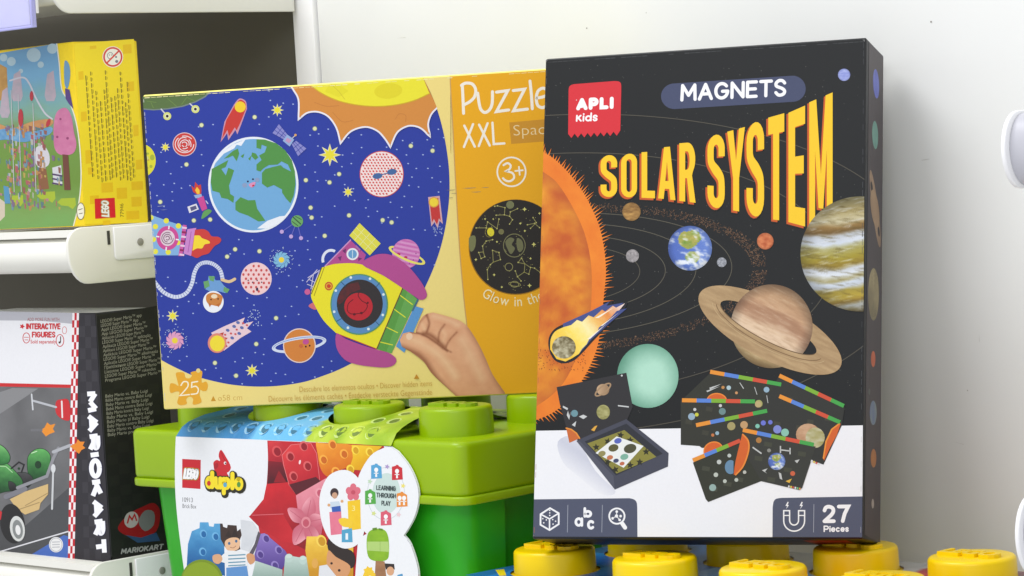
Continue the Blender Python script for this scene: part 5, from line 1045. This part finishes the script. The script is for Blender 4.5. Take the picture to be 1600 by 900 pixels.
# yellow lower part and dark-haired figure
A.paint([(480, 838), (500, 838), (520, 860), (540, 862), (553, 850), (553, 912), (486, 912), (478, 860)], lambda x, y: mixc((250, 210, 80), (206, 146, 24), (y - 836) / 60 + .4 * (fbm(x / 9, y / 9, 2) - .5)), 4); brick_hole(503, 845, 8, (250, 214, 90), (206, 150, 30))
A.poly(sm([(514, 842), (524, 848), (540, 856), (552, 862), (556, 876), (550, 888), (534, 878), (520, 868), (513, 856)], True, 4), (44, 34, 32)); A.poly(sm([(514, 860), (526, 870), (548, 884), (542, 902), (526, 902), (512, 884)], True, 4), (216, 156, 108)); A.polys([ell(519, 880, 2, n=8), ell(531, 891, 2.2, n=8)], (50, 34, 30)); A.poly([(500, 884), (512, 882), (528, 902), (528, 912), (498, 912)], (226, 228, 232)); A.poly(ell(493, 880, 5, 8, n=16), (226, 170, 80))
# white bubbles
CWT = (242, 244, 247)
A.poly(sm([(500, 790), (503, 765), (516, 742), (540, 734), (560, 746), (572, 775), (572, 820), (562, 848), (540, 857), (518, 845), (505, 820)], True, 5), CWT)
A.poly(sm([(555, 775), (562, 742), (580, 712), (600, 700), (611, 698.6)], n=4) + big[1:29] + sm([(630, 838), (610, 845), (575, 835), (558, 810)], n=3), CWT)
A.poly(sm([(566, 838), (585, 830), (610, 830), (632, 837)], n=3) + big[29:] + [(640, 1000), (560, 960), (556, 900), (560, 850)], CWT)
# learning-through-play badge
A.poly(ell(604.5, 771, 22, 32, 3, n=36), (206, 226, 220)); A.stroke(ell(604, 771, 29, 41, 3, n=44), .8, (206, 216, 220), closed=True)
for t, x, y, wd in (('LEARNING', 589, 765.5, 31), ('THROUGH', 589, 777, 31), ('PLAY', 597, 789.5, 14.5)): pen(A, t, x, y, 7.6, (64, 78, 78), wd, 1.35, slope=.05, gap=.36)
def badge(x, y, c, n=1):
    A.poly([(x - 8, y - 10), (x - 2, y - 11.5), (x - 1.5, y - 13), (x + 2, y - 12.6), (x + 2.5, y - 11), (x + 8, y - 8), (x + 9, y + 10), (x - 8, y + 11)], c)
    for k in range(n):
        o = (k - (n - 1) / 2) * 7; A.poly(ell(x + o, y - 3, 3.2, 3.6, n=12), (250, 250, 250)); A.polys([[(x + o - 1, y), (x + o + 1, y), (x + o + 1.6, y + 8), (x + o - 1.6, y + 8)], [(x + o - 3.6, y + 1.6), (x + o + 3.6, y + 1.6), (x + o + 3.6, y + 2.8), (x + o - 3.6, y + 2.8)]], (250, 250, 250))
badge(589, 737, (86, 166, 214)); badge(621.5, 739, (206, 44, 56)); badge(579.5, 777, (84, 172, 70)); badge(629, 781, (236, 146, 58), 2); badge(604, 810, (222, 96, 116))
for x, y, c in ((606, 729, (176, 156, 206)), (631, 759, (240, 226, 120)), (579, 752, (196, 222, 190)), (585, 802, (216, 226, 140)), (624, 804, (240, 206, 210))): A.poly(star(x, y, 4.2, 5, .5), c)
# left bubble: figure on pink brick, tall yellow brick
A.paint([(515.5, 800), (534, 798), (536, 834), (518, 836)], plan((226, 110, 136), (238, 140, 160), 9, 2), 8); A.paint([(544, 783), (564, 780), (565, 826), (546, 829)], plan((240, 190, 20), (250, 214, 50), 9, 2), 8); A.text('3', 551, 798, 8, (252, 236, 150), wd=5); A.poly([(535, 828), (551, 825), (552, 847), (535, 847)], (84, 166, 204)); A.text('1', 541, 843, 10, (240, 246, 250), wd=4); A.poly(sm([(530, 812), (540, 809), (552, 815), (548, 823), (536, 822)], True, 3), (246, 206, 50))
for a in range(5): t = math.radians(a * 72 - 90); A.poly(ell(553 + 7 * math.cos(t), 769 + 8 * math.sin(t), 5, 6, n=12), (224, 112, 130))
A.poly(ell(553, 769, 3.4, n=10), (200, 80, 100)); A.poly(ell(523.5, 770, 6.6, 7.6, n=18), (62, 46, 50)); A.poly(ell(524, 774, 4.4, 5, n=14), (206, 160, 130)); A.poly([(517, 784), (531, 783), (533, 792), (517, 794)], (206, 220, 232)); A.poly([(519, 792), (533, 790), (534, 799), (520, 800)], (56, 96, 180)); A.polys([ell(515, 789, 2.4, n=8), ell(535.5, 783, 2.4, n=8)], (226, 170, 120))
# lower bubble: green tree, small figure
A.paint(sm([(576, 833), (588, 826), (602, 828), (608, 840), (609, 862), (606, 874), (592, 877), (578, 872), (574, 855)], True, 4), plan((120, 170, 30), (150, 196, 44), 10, 4), 6); A.poly([(575, 846), (608, 846), (609, 862), (575, 860)], (180, 212, 120)); A.stroke([(595, 846), (595, 861)], .8, (150, 186, 90)); A.polys([[(583, 825), (590, 824), (590, 828), (583, 829)], [(593, 825), (599, 826), (599, 829), (593, 828)]], (96, 140, 30)); A.paint([(588, 876), (602, 877), (606, 912), (586, 912)], plan((150, 104, 70), (176, 130, 90), 8, 4), 8)
A.poly([(602, 880), (617, 881), (618, 890), (612, 886), (604, 890)], (50, 42, 40)); A.poly(ell(611, 892, 6, 7, n=14), (222, 170, 130)); A.poly(star(577, 893, 9, 7, .7), (246, 206, 50)); A.polys([ell(572, 900, 4, n=10), ell(584, 898, 4, n=10)], (246, 206, 50)); A.poly([(622, 898), (630, 896), (632, 912), (622, 912)], (90, 160, 204))
# green mound bottom left
A.poly(ell(316, 908, 33, 34, n=40), (120, 146, 24)); A.poly(ell(315, 910, 31, 32, n=40), (138, 164, 26))
# red square mark, word mark with a red rabbit
lego(A, (285, 717), (314, 718.5), (313.5, 764), (285, 762))
A.poly(sm([(340, 745), (336, 738), (334, 728), (334, 722), (339, 718.5), (344, 720), (342, 713), (343, 706), (346, 703), (350, 708), (354, 715), (358, 722), (361, 730), (359, 736), (355, 739), (357, 745)], True, 4), (206, 34, 46)); A.poly(ell(338, 728, 3.2, 5, 20, n=14), (176, 24, 40)); A.stroke(sm([(346, 706), (349, 714), (352, 720)], n=3), 1.2, (176, 24, 40)); A.poly(ell(352, 723.5, 2, 2.4, n=10), (250, 250, 250)); A.poly(ell(352.6, 723.8, 1.2, n=8), (20, 20, 20))
for g, c, ox, oy in ((5.2, (40, 38, 20), 1.6, 2.0), (3.2, (40, 38, 20), 0, 0), (0, (250, 226, 40), 0, 0)):
    pen(A, 'duplo', 321 - g / 2 + ox, 763.5 + g / 2 + oy, 29 + g, c, 60 + g, 6.4 + g, slope=.055, gap=.42)
A.polys([ell(327, 755, 3, 4, n=12)], (206, 50, 40)); A.polys([ell(352.5, 757.5, 3, 3.8, n=12)], (90, 170, 206)); A.polys([ell(374, 757, 3, 4.4, n=12)], (90, 150, 60))
A.text('10913', 285.5, 784, 7, (96, 96, 100), wd=16, slope=.05); A.text('Brick Box', 285.5, 793.5, 6.4, (96, 96, 100), wd=21.5, slope=.05)
ar = A.build('sleeve_artwork', sl, PRINTG)
# top flap of the sleeve lying on the lid, cut out round the studs
ztop = .0016
def gtop(x, y): p = hit(x, y, GO + UZ * ztop, UZ) - GO; return (p.dot(gx), p.dot(gy))
xl, xr = gl(275, 682)[0], gl(611, 698)[0]
flap = [(xl, SLV), (xr, SLV), (xr - .004, .03), (xr - .002, .07), (xr - .012, .12), (xr - .012, GD - .004), (xl + .012, GD - .004), (xl + .008, .1), (xl + .014, .05)]
holes = [[(x + .0365 * math.cos(2 * PI * i / 28), y + .0365 * math.sin(2 * PI * i / 28)) for i in range(28)] for x, y in gs if xl + .04 < x < xr - .04]
A = Art(GE, GO + UZ * ztop, gx, gy, flat=True, base=.0, gain=1.0)
tri = geometry.tessellate_polygon([[Vector((p[0], p[1], 0)) for p in l] for l in [flap] + holes]); ap = [p for l in [flap] + holes for p in l]
def topc(x, y):
    t = (x - xl) / (xr - xl); n = fbm(x * 30, y * 30, 5)
    if t < .36: return mixc((46, 110, 166), (70, 140, 190), n)
    if t < .62: return mixc((90, 168, 214), (120, 190, 228), n)
    return mixc((120, 160, 20), (206, 220, 80), fbm(x * 60, y * 60, 8) * 1.4 - .2)
ed = []
V = [tuple(p) for p in ap]; st = [tuple(t) for t in tri]; out = []; mid = {}
while st:
    a, b, c = st.pop(); m = max(((V[p][0] - V[q][0]) ** 2 + (V[p][1] - V[q][1]) ** 2, p, q, o) for p, q, o in ((a, b, c), (b, c, a), (c, a, b)))
    if m[0] < .012 ** 2: out.append((a, b, c)); continue
    p, q, o = m[1:]; k = (min(p, q), max(p, q))
    if k not in mid: V.append(((V[p][0] + V[q][0]) / 2, (V[p][1] + V[q][1]) / 2)); mid[k] = len(V) - 1
    st += [(p, mid[k], o), (mid[k], q, o)]
A.add(V, out, topc, 0)
zf = (gl(275, 682)[1] + gl(611, 698)[1]) / 2 - ztop
lift = lambda y: zf * max(0, 1 - (y - SLV) / .013) ** 2 + .0165 * max(0, math.sin(PI * min(1, (y + .003) / .15)) ** .8)
A.bend = lift
def inhole(x, y, m=.037): return any(math.hypot(x - a, y - b) < m for a, b in gs)
hl = []
for i in range(18):
    for j in range(10):
        x, y = xl + .016 + i * .0195 + (.006 if j % 2 else 0), .007 + j * .020
        if x < xr - .016 and y < GD - .02 and not inhole(x, y, .0435): hl.append((x, y))
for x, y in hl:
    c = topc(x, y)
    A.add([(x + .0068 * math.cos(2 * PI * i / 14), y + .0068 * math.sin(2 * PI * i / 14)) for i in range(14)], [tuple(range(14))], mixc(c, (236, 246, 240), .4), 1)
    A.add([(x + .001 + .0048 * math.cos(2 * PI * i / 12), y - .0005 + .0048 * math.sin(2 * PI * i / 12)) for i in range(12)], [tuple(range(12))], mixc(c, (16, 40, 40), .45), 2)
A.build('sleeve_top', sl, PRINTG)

# ------------------------------------------------------------------ printed top of the yellow-stud box
A = Art(YE, YO - UZ * SHY, YR.col[0], YR.col[1], flat=True, base=.0012, gain=1.0)
X0, X1, Y0, Y1 = -.0545, 3 * SX + .0545, -.0505, SY + .0505
def ytop(x, y):
    t = x / SX; n = fbm(x * 26, y * 26, 9); n2 = fbm(x * 60, y * 22, 13)
    if t < 1.0: c = mixc((14, 60, 150), (60, 150, 230), n * 1.6 - .3)
    elif t < 1.9: c = mixc((70, 140, 220), (196, 210, 220), n * 1.5 - .25)
    elif t < 3.0: c = mixc((130, 16, 34), (226, 56, 70), n * 1.4 - .2)
    else: c = mixc((90, 30, 44), (170, 150, 146), n)
    if y > .085 and .8 < t < 2.4: c = mixc((130, 130, 134), (214, 214, 208), n2)
    if y > .085 and t < .8: c = mixc((30, 60, 110), (70, 120, 180), n2)
    if t < -.3 and y < .03: c = mixc(c, (20, 70, 130), .5)
    return c
cs = 4; pts = []; P2 = []
holes = [[(i * SX + .0372 * math.cos(2 * PI * k / 30), j * SY + .0372 * math.sin(2 * PI * k / 30)) for k in range(30)] for j in (0, 1) for i in range(4)]
flp = [(X0, Y0), (X1, Y0), (X1, Y1), (X0, Y1)]
tri = geometry.tessellate_polygon([[Vector((p[0], p[1], 0)) for p in l] for l in [flp] + holes]); V = [tuple(p) for l in [flp] + holes for p in l]
st = [tuple(t) for t in tri]; out = []; mid = {}
while st:
    a, b, c = st.pop(); m = max(((V[p][0] - V[q][0]) ** 2 + (V[p][1] - V[q][1]) ** 2, p, q, o) for p, q, o in ((a, b, c), (b, c, a), (c, a, b)))
    if m[0] < .008 ** 2: out.append((a, b, c)); continue
    p, q, o = m[1:]; k = (min(p, q), max(p, q))
    if k not in mid: V.append(((V[p][0] + V[q][0]) / 2, (V[p][1] + V[q][1]) / 2)); mid[k] = len(V) - 1
    st += [(p, mid[k], o), (mid[k], q, o)]
A.add(V, out, ytop, 0)
A.add([(X0 + .004, -.02), (X0 + .03, -.04), (X0 + .034, -.036), (X0 + .008, -.014)], [(0, 1, 2, 3)], (240, 214, 30), 1)
A.build('sleeve_top', YE, PRINTG)
# ------------------------------------------------------------------ toy boxes on the left shelves
def shelf_box(name, label, cat, low, high, back, m, zbase, width=.3, v=1.535):
    p0 = loc(hit(low[0], low[1], uv(0, v), VY)); p1 = loc(hit(high[0], high[1], uv(0, v), VY))
    u0 = p0[0]; u1 = p1[0]; um = (u0 + u1) / 2; h = p1[2] - zbase
    d = loc(hit(back[0], back[1], uv(um, 0), UX))[1] - v
    e = thing(name, label, cat, uv(um - width / 2, v + d / 2, zbase), R45)
    bm_obj('carton', box_bm(-width / 2, width / 2, -d / 2, d / 2, 0, h, .0014, 3), m, e)
    return e, uv(um, v, zbase), h, d
TE, TP, TH, TD = shelf_box('toy_box', 'yellow toy box with picture of pink tree on the upper left shelf', 'toy box', (133, 353), (114, 65), (233, 352), M['toyyellow'], zt + .0003, .19)
A = Art(TE, TP, UX, UZ, gain=1.25)
TY = (232, 204, 34)
pic = [(-92, 112), (0, 83), (88, 68)] + sm([(88, 68), (92, 100), (96, 140), (108, 160), (118, 190), (124, 230), (126, 280), (122, 320), (114, 353)], n=4) + [(-86, 362)]
def scene_c(x, y):
    t = (y - 70) / 285; n = fbm(x / 26, y / 14, 4)
    c = ramp([(0, (104, 158, 200)), (.2, (120, 178, 214)), (.36, (130, 176, 160)), (.46, (126, 156, 96)), (.58, (112, 150, 60)), (.75, (110, 146, 52)), (.9, (124, 164, 84)), (1, (120, 170, 90))], t + .12 * (n - .5)); return c
A.stroke(pic[2:-1], 3.6, (240, 236, 214), cap=False)
A.paint(pic, scene_c, 7)
for x, y, q in ((53, 86, 11), (18, 96, 7), (64, 101, 5), (82, 76, 8), (33, 111, 3.5), (6, 90, 6)): A.poly(ell(x, y, q, n=18), (176, 204, 216))
A.paint([(-10, 106), (0, 100), (11, 106), (13, 150), (8, 157), (-10, 157)], lambda x, y: mixc((176, 128, 60), (206, 160, 84), fbm(x / 5, y / 5, 3)), 5)
for x0, x1, y in ((0, 16, 176), (18, 36, 150), (70, 88, 150)): A.paint([(x0, y), (x0 + 4, y - 34), (x1 - 4, y - 40), (x1, y), (x1 - 3, y + 8), (x0 + 3, y + 8)], lambda x, y: mixc((170, 170, 180), (206, 176, 190), fbm(x / 5, y / 6, 7)), 5)
A.stroke(sm([(16, 126), (36, 121), (46, 130), (56, 152), (70, 176), (82, 186)], n=6), 2.6, (206, 206, 216))
A.paint(sm([(-10, 190), (20, 200), (50, 190), (80, 186), (80, 196), (40, 206), (0, 204), (-10, 200)], True, 3), lambda x, y: mixc((190, 120, 80), (214, 170, 100), fbm(x / 6, y / 5, 9)), 4)
A.paint(sm([(-10, 206), (20, 200), (50, 206), (80, 198), (78, 210), (40, 222), (10, 218), (-10, 220)], True, 3), lambda x, y: mixc((70, 130, 186), (140, 186, 214), fbm(x / 6, y / 5, 3)), 4)
A.paint(sm([(84, 206), (86, 184), (92, 172), (104, 169), (112, 182), (116, 206), (120, 226), (114, 240), (96, 242), (86, 232)], True, 4), lambda x, y: mixc((196, 104, 150), (222, 140, 176), fbm(x / 8, y / 8, 2)), 5)
A.poly([(98, 241), (107, 242), (111, 297), (101, 297)], (112, 62, 46)); A.polys([ell(90, 214, 2, n=8), ell(106, 216, 2.2, n=8), ell(95, 186, 1.8, n=8)], (150, 60, 110))
A.poly([(58, 262), (72, 260), (77, 295), (62, 297)], (140, 92, 56)); A.poly(sm([(52, 238), (66, 226), (77, 240), (76, 258), (60, 261)], True, 4), (214, 210, 216))
for cx, y in ((22, 312), (72, 306), (104, 316)): A.poly([(cx - 14, y), (cx - 8, y - 6), (cx + 14, y - 7), (cx + 15, y + 4), (cx + 10, y + 11), (cx + 3, y + 6), (cx - 8, y + 5)], (170, 190, 44))
A.poly([(82, 262), (96, 258), (98, 290), (84, 288)], (214, 214, 220)); 
for k in range(3): A.stroke([(82, 272 + 7 * k), (98, 275 + 7 * k)], 2.4, (80, 56, 100), cap=False)
rr = random.Random(5)
for i in range(330):
    x, y = rr.uniform(0, 96), rr.uniform(196, 326); c = rr.choice([(196, 60, 90), (120, 80, 150), (90, 150, 200), (216, 176, 60), (210, 210, 214), (206, 120, 150), (150, 60, 60), (60, 110, 140), (214, 130, 60)]); c = mixc(c, (140, 140, 110), .4)
    w_, h_ = rr.uniform(.8, 2.8), rr.uniform(1.5, 6)
    if (12 < x < 32 or 36 < x < 70 or rr.random() < .25) and not (96 > x > 84 and y < 245): A.poly([(x - w_, y - h_), (x + w_, y - h_ * .7), (x + w_ * .8, y + h_), (x - w_ * .6, y + h_ * .8)], c)
for x in (18, 29, 52): A.stroke([(x, 130 + x * .6), (x + 5, 300)], 1.0, (206, 206, 210), cap=False)
A.polys([ell(33, 184, 4, 14, n=14), ell(76, 192, 3, 7, 20, n=10), ell(50, 150, 3, 8, n=10)], (190, 50, 62))
A.poly([(0, 310), (8, 316), (8, 338), (0, 346), (-10, 346), (-10, 310)], (214, 200, 180)); A.poly([(6, 290), (14, 292), (17, 318), (8, 318)], (84, 150, 190))
A.poly(sm([(101, 96), (108, 100), (110, 118), (106, 138), (101, 130)], True, 3), (110, 160, 196)); A.poly([(102, 138), (109, 140), (115, 170), (108, 162), (103, 154)], (86, 60, 130))
A.paint([(94, 70), (112, 67), (114, 110), (112, 140), (99, 130)], lambda x, y: (204, 172, 50), 9) if False else None
A.poly(ell(126.5, 330, 6.4, 13, n=24), (244, 240, 220)); A.stroke(ell(126.5, 330, 6.2, 13, n=24), 1.2, (120, 110, 80), closed=True); A.stroke([(123, 328), (129, 326)], 1.2, (120, 110, 80)); A.stroke([(124, 334), (129, 333)], 1.2, (120, 110, 80))
A.build('front_artwork', TE, PRINTG)
A = Art(TE, TP, VY, UZ, gain=.9)
A.poly([(115.5, 68), (209, 61), (230.5, 348), (132, 350)], (236, 208, 36))
A.polys([[(x, y), (x + a, y - 1), (x + a + .6, y + b), (x + .6, y + b + 1)] for x, y, a, b in ((192, 70, 13, 13), (197, 128, 12, 14), (122, 112, 8, 12), (126, 175, 9, 14), (133, 235, 9, 20), (137, 262, 8, 10), (158, 286, 18, 14), (182, 294, 16, 16), (205, 284, 18, 12), (140, 306, 14, 12), (205, 308, 16, 14), (197, 330, 20, 12), (150, 322, 9, 10), (208, 196, 8, 16), (212, 250, 10, 14), (140, 72, 10, 4), (160, 345, 12, 6))], (224, 186, 22))
A.poly(ell(176, 89, 16.2, 16.6, n=36), (236, 224, 214)); A.poly(ell(176, 89, 15, 15.4, n=36), (206, 66, 60)); A.poly(ell(176, 89, 12.4, 12.8, n=32), (236, 230, 222)); A.stroke(ell(172, 87, 4.5, 5, n=16), 1, (130, 130, 140), closed=True); A.polys([ell(170.5, 86, .9, n=6), ell(174, 86, .9, n=6), ell(182, 96, 2.4, n=10), ell(181, 89, 1.6, n=8)], (120, 120, 136)); A.stroke([(166, 99), (186, 79)], 2.4, (206, 66, 60), cap=False)
# columns of upright small print
tx = (112, 98, 28)
words = ['Building toy', 'not for young children', 'small parts', 'keep these details', 'customer service', 'components made in', 'colours may vary']
lens = [(133, 118), (141, 112), (147, 142), (153, 158), (160, 140), (164, 110), (170, 152), (176, 150), (181, 138), (187, 112), (192, 160), (197, 128)]
for i, (x, y0_) in enumerate(lens):
    xt = x; y = 279
    for j, yy in enumerate(range(int(y0_), 278, 9)):
        xx = x + (yy - 118) * .07
        L_ = rr.uniform(5.5, 8.6)
        A.poly([(xx, yy), (xx + 1.5, yy), (xx + 1.5 + L_ * .07, yy + L_), (xx + L_ * .07, yy + L_)], (128, 112, 30) if i % 3 else (104, 92, 30))
        A.poly([(xx + 2.6, yy + 1), (xx + 3.3, yy + 1), (xx + 3.3 + L_ * .06, yy + L_ * .8), (xx + 2.6 + L_ * .06, yy + L_ * .8)], (150, 132, 32))
# red square mark, turned to read upwards
TL, TR, BRq, BLq = (148.5, 342), (147.5, 310.5), (179, 309), (180.5, 340)
lego(A, TL, TR, BRq, BLq)
A.text('77946', 193.5, 339, 5.6, (110, 96, 30), wd=21, d=(-.05, -1), up=(-1, .05))
A.build('side_artwork', TE, PRINTG)

# ------------------------------------------------------------------ kart toy box
KE, KP_, KH, KD = shelf_box('toy_box', 'black and white kart toy box with checkered strip on the lower left shelf', 'toy box', (175, 881), (150, 489.5), (262, 868), M['black'], zt2 + .0003, .22)
A = Art(KE, KP_, UX, UZ, gain=1.0)
A.poly([(-104, 486), (124, 489), (121, 600), (117, 876), (-94, 862)], (226, 226, 230))
A.poly([(-104, 486), (0, 486.5), (116, 489), (114, 506), (60, 501), (-104, 500)], (176, 176, 184))
A.poly([(-102, 596), (113, 601), (113, 606), (-102, 602)], (196, 40, 44))
A.paint([(-102, 602), (113, 606), (107, 876), (-94, 862)], lambda x, y: mixc((88, 88, 90), (120, 120, 122), fbm(x / 30, y / 50, 3)), 9)
A.poly([(-80, 640), (20, 606), (60, 607), (-80, 700)], (132, 132, 134)); A.poly([(-80, 780), (30, 830), (110, 760), (108, 876), (-94, 862)], (74, 75, 78))
A.poly([(40, 872), (100, 836), (107, 838), (107, 876)], (70, 104, 180)); A.stroke([(0, 862), (108, 830)], 2, (214, 214, 220), cap=False)
# red-white check strip and black band
def stp(t, k): # left/right edge of the strip
    y = 489 + t * 387; xr_ = 124 - t * 7; return (xr_ - 10.5 * (1 - k), y)
n = 34; cw = []; cr = []
for i in range(n):
    for j in (0, 1, 2):
        q = [stp(i / n, j / 3), stp(i / n, (j + 1) / 3), stp((i + 1) / n, (j + 1) / 3), stp((i + 1) / n, j / 3)]
        (cr if (i + j) % 2 else cw).append(q)
A.polys(cw, (236, 228, 230)); A.polys(cr, (190, 36, 48))
A.poly([(124, 489), (149, 490), (174, 880), (117, 876)], (44, 42, 48))
bc = []
for i in range(22):
    for j in range(3):
        if (i + j) % 2: y = 492 + i * 17.4; x = 124 + j * 9 + (y - 489) * .02; bc.append([(x, y), (min(x + 9, 150 + (y - 490) * .062), y), (min(x + 9.2, 150 + (y - 472) * .062), y + 17), (x + .3, y + 17)])
A.polys(bc, (54, 52, 58))
for g, c in ((2.2, (34, 34, 70)), (0, (240, 240, 246))): pen(A, 'MARIOKART', 133 - g / 2, 612 - g / 2, 20 + g, c, 257 + g, 7.4 + g, d=(.058, 1), up=(1, -.04), shear=-.1, gap=.36, cap=False)
RD = (196, 44, 50)
A.text('ADD MORE FUN WITH', 43, 501.5, 5, (150, 70, 70), wd=50); pen(A, 'INTERACTIVE', 41, 514.5, 9.4, RD, 54, 2.0, gap=.4); pen(A, 'FIGURES', 50, 527.5, 9.4, RD, 37, 2.0, gap=.4); A.text('Sold separately', 48, 536.5, 5.4, RD, wd=40, bold=.015)
A.stroke(ell(41.5, 528, 5.4, 8, n=20), 1.2, RD, closed=True); A.stroke(ell(94, 532, 6, 9.4, n=20), 1.2, RD, closed=True); A.stroke([(95, 526), (95, 534)], 1.4, (60, 40, 40)); A.poly(ell(93.5, 535, 1.8, n=8), (60, 40, 40)); A.poly(star(35, 510, 4.5, 5, .5), RD); A.stroke(ell(101, 516, 3.4, 5.6, n=16), .9, (206, 110, 110), closed=True); A.stroke([(38, 527), (45, 527)], .9, RD); A.stroke([(39, 531), (44, 531)], .9, RD)
# kart picture (driver and figures left out)
GRN = (52, 124, 60)
def body(pts, c0=(96, 172, 92), c1=(22, 70, 34)):
    y0_ = min(q[1] for q in pts); y1_ = max(q[1] for q in pts)
    A.paint(sm(pts, True, 4), lambda x, y: mixc(c0, c1, (y - y0_) / (y1_ - y0_) + .3 * (fbm(x / 6, y / 6, 6) - .5)), 3); A.stroke(sm(pts, True, 4), .8, (16, 44, 24), closed=True)
body([(44, 714), (56, 702), (70, 702), (79, 712), (77, 730), (68, 746), (52, 750), (44, 738)]); body([(22, 742), (40, 738), (52, 748), (44, 762), (26, 766)], (70, 70, 72), (24, 24, 26))
body([(-10, 722), (8, 722), (24, 736), (36, 752), (30, 764), (10, 768), (-10, 768)]); body([(-10, 694), (6, 698), (16, 712), (12, 724), (-10, 724)], (120, 186, 110), (40, 110, 52)); body([(14, 752), (24, 756), (26, 766), (16, 766)], (60, 60, 62), (20, 20, 22))
A.stroke([(18, 732), (30, 722), (38, 726), (34, 738)], 2.2, (30, 30, 32)); A.stroke([(50, 708), (58, 705)], 1.4, (190, 226, 180)); A.stroke([(-2, 728), (10, 729), (20, 738)], 1.2, (170, 214, 160)); A.polys([ell(30, 732, 2, n=8), ell(60, 726, 5, 6, n=14)], (20, 56, 30))
A.stroke([(28, 762), (74, 744), (84, 716), (92, 700)], 5, (140, 140, 146)); A.stroke([(10, 776), (40, 764)], 8, (120, 120, 128)); A.poly([(16, 780), (40, 768), (76, 756), (76, 772), (64, 786), (62, 796), (40, 804), (28, 796)], (206, 176, 120)); A.stroke([(30, 796), (62, 785)], 1.4, (160, 134, 90)); A.stroke([(40, 790), (76, 770)], 1.2, (160, 134, 90))
A.stroke([(84, 730), (82, 795)], 3, (196, 198, 200)); A.poly(ell(84, 732, 3.6, 7, n=14), (206, 208, 210)); A.stroke([(84, 706), (110, 696)], 5, (170, 172, 178)); A.poly([(110, 697), (120, 692), (122, 686), (126, 690), (133, 690), (130, 696), (134, 700), (128, 703), (124, 709), (118, 704)], (226, 134, 40)); A.poly([(64, 672), (70, 668), (74, 660), (79, 664), (87, 662), (83, 670), (86, 675), (78, 678), (72, 682)], (226, 140, 44)); A.stroke([(50, 672), (65, 672)], 4, (110, 110, 114))
A.poly(sm([(88, 628), (96, 624), (108, 626), (110, 655), (98, 655), (88, 645)], True, 4), (196, 44, 50)); A.stroke([(97, 627), (98, 652)], 2.4, (226, 220, 220)); A.stroke([(52, 626), (88, 636)], 3.4, (180, 182, 188)); A.stroke([(50, 616), (52, 640)], 2.4, (200, 202, 206))
A.poly(ell(20, 818, 19, 31, -8, n=36), (34, 34, 36)); A.poly(ell(28, 826, 11.5, 20, -8, n=30), (206, 208, 206)); A.poly(ell(28.5, 827, 8, 15, -8, n=24), (130, 134, 134)); A.poly(ell(29, 828, 4, 8, -8, n=16), (226, 226, 226))
A.poly([(-10, 790), (4, 800), (2, 812), (-10, 812)], (190, 44, 48)); A.poly(ell(88, 851, 11, 12, n=24), (226, 226, 226)); A.stroke(ell(88, 851, 9.4, 10.4, n=24), .9, (170, 170, 176), closed=True)
for y in (847, 851, 855): A.stroke([(82, y), (94, y - .5)], 1.4, (180, 180, 186), cap=False)
A.build('front_artwork', KE, PRINT)
A = Art(KE, KP_, VY, UZ, gain=1.0)
A.poly([(151.5, 494), (255, 476), (280, 862), (175, 877)], (38, 38, 37))
bc = []
for i in range(23):
    for j in range(6):
        if (i + j) % 2: x = 153 + j * 17.5 + i * 1.07; y = 494 + i * 16.7 - j * 2.6; bc.append([(x, y), (x + 17, y - 2.6), (x + 18, y + 13.6), (x + 1, y + 16.2)])
A.clip = [(151.5, 494), (255, 476), (280, 862), (175, 877)]
A.polys(bc, (42, 42, 40))
T1 = ['LEGO® Super Mario™ app', 'LEGO® Super Mario™ App', 'Appli LEGO® Super Mario™', 'App LEGO® Super Mario™', 'Aplicación LEGO® Super Mario™', 'LEGO® Super Mario™ aplicação', 'Aplikacja LEGO® Super Mario™', 'Aplikace LEGO® Super Mario™', 'Aplikácia LEGO® Super Mario™', 'LEGO® Super Mario™ alkalmazás', 'Aplicația LEGO® Super Mario™', 'Приложение LEGO® Super Mario™', 'Lietotne LEGO® Super Mario™', 'LEGO® Super Mario™ rakendus', 'Programa LEGO® Super Mario™']
for i, t in enumerate(T1): A.text(t, 157 + i * .5, 504.5 + i * 6.6, 4.9, (166, 164, 152), wd=62 + 23 * min(1, i / 10) + (-6 if i % 3 == 1 else 2), slope=-.155, lean=.0)
T2 = ['Baby Mario vs. Baby Luigi', 'Bébé Mario contre Bébé Luigi', 'Baby Mario vs. Baby Luigi', 'Bebé Mario contra Bebé Luigi', 'Baby Mario kontra Baby Luigi', 'Baby Mario vs. Baby Luigi', 'Baby Mario și Baby Luigi', 'Baby Mario contro Baby Luigi', 'Baby Mario vs. Baby Luigi', 'Baby Mario pret Baby Luigi']
for i, t in enumerate(T2): A.text(t, 164.5 + i * .4, 621.5 + i * 6.7, 4.9, (166, 164, 152), wd=66 + (6 if i % 2 else 0), slope=-.13)
# red kart at the lower right of the side
A.poly(sm([(184, 826), (192, 812), (206, 800), (222, 792), (240, 786), (250, 800), (244, 830), (220, 840), (196, 836)], True, 4), (150, 28, 34)); A.poly(ell(205, 812, 11, 13, 20, n=24), (180, 172, 172)); A.stroke([(199, 817), (202, 806), (206, 812), (210, 804), (213, 813)], 2.4, (176, 34, 40)); A.poly([(196, 836), (220, 840), (244, 832), (250, 845), (215, 848)], (52, 80, 120)); A.poly(sm([(216, 815), (226, 798), (240, 800), (240, 820), (226, 830)], True, 3), (120, 120, 122))
pen(A, 'MARIOKART', 188.5, 866, 8.6, (170, 170, 170), 66, 2.0, slope=-.12, shear=.2, gap=.4)
A.build('side_artwork', KE, PRINT)
A = Art(KE, KP_ + UZ * KH, UX, VY, flat=True)
A.add([(-.217, .003), (-.003, .003), (-.003, KD - .003), (-.217, KD - .003)], [(0, 1, 2, 3)], (232, 232, 230), 0)
A.build('top_flap', KE, PRINT)
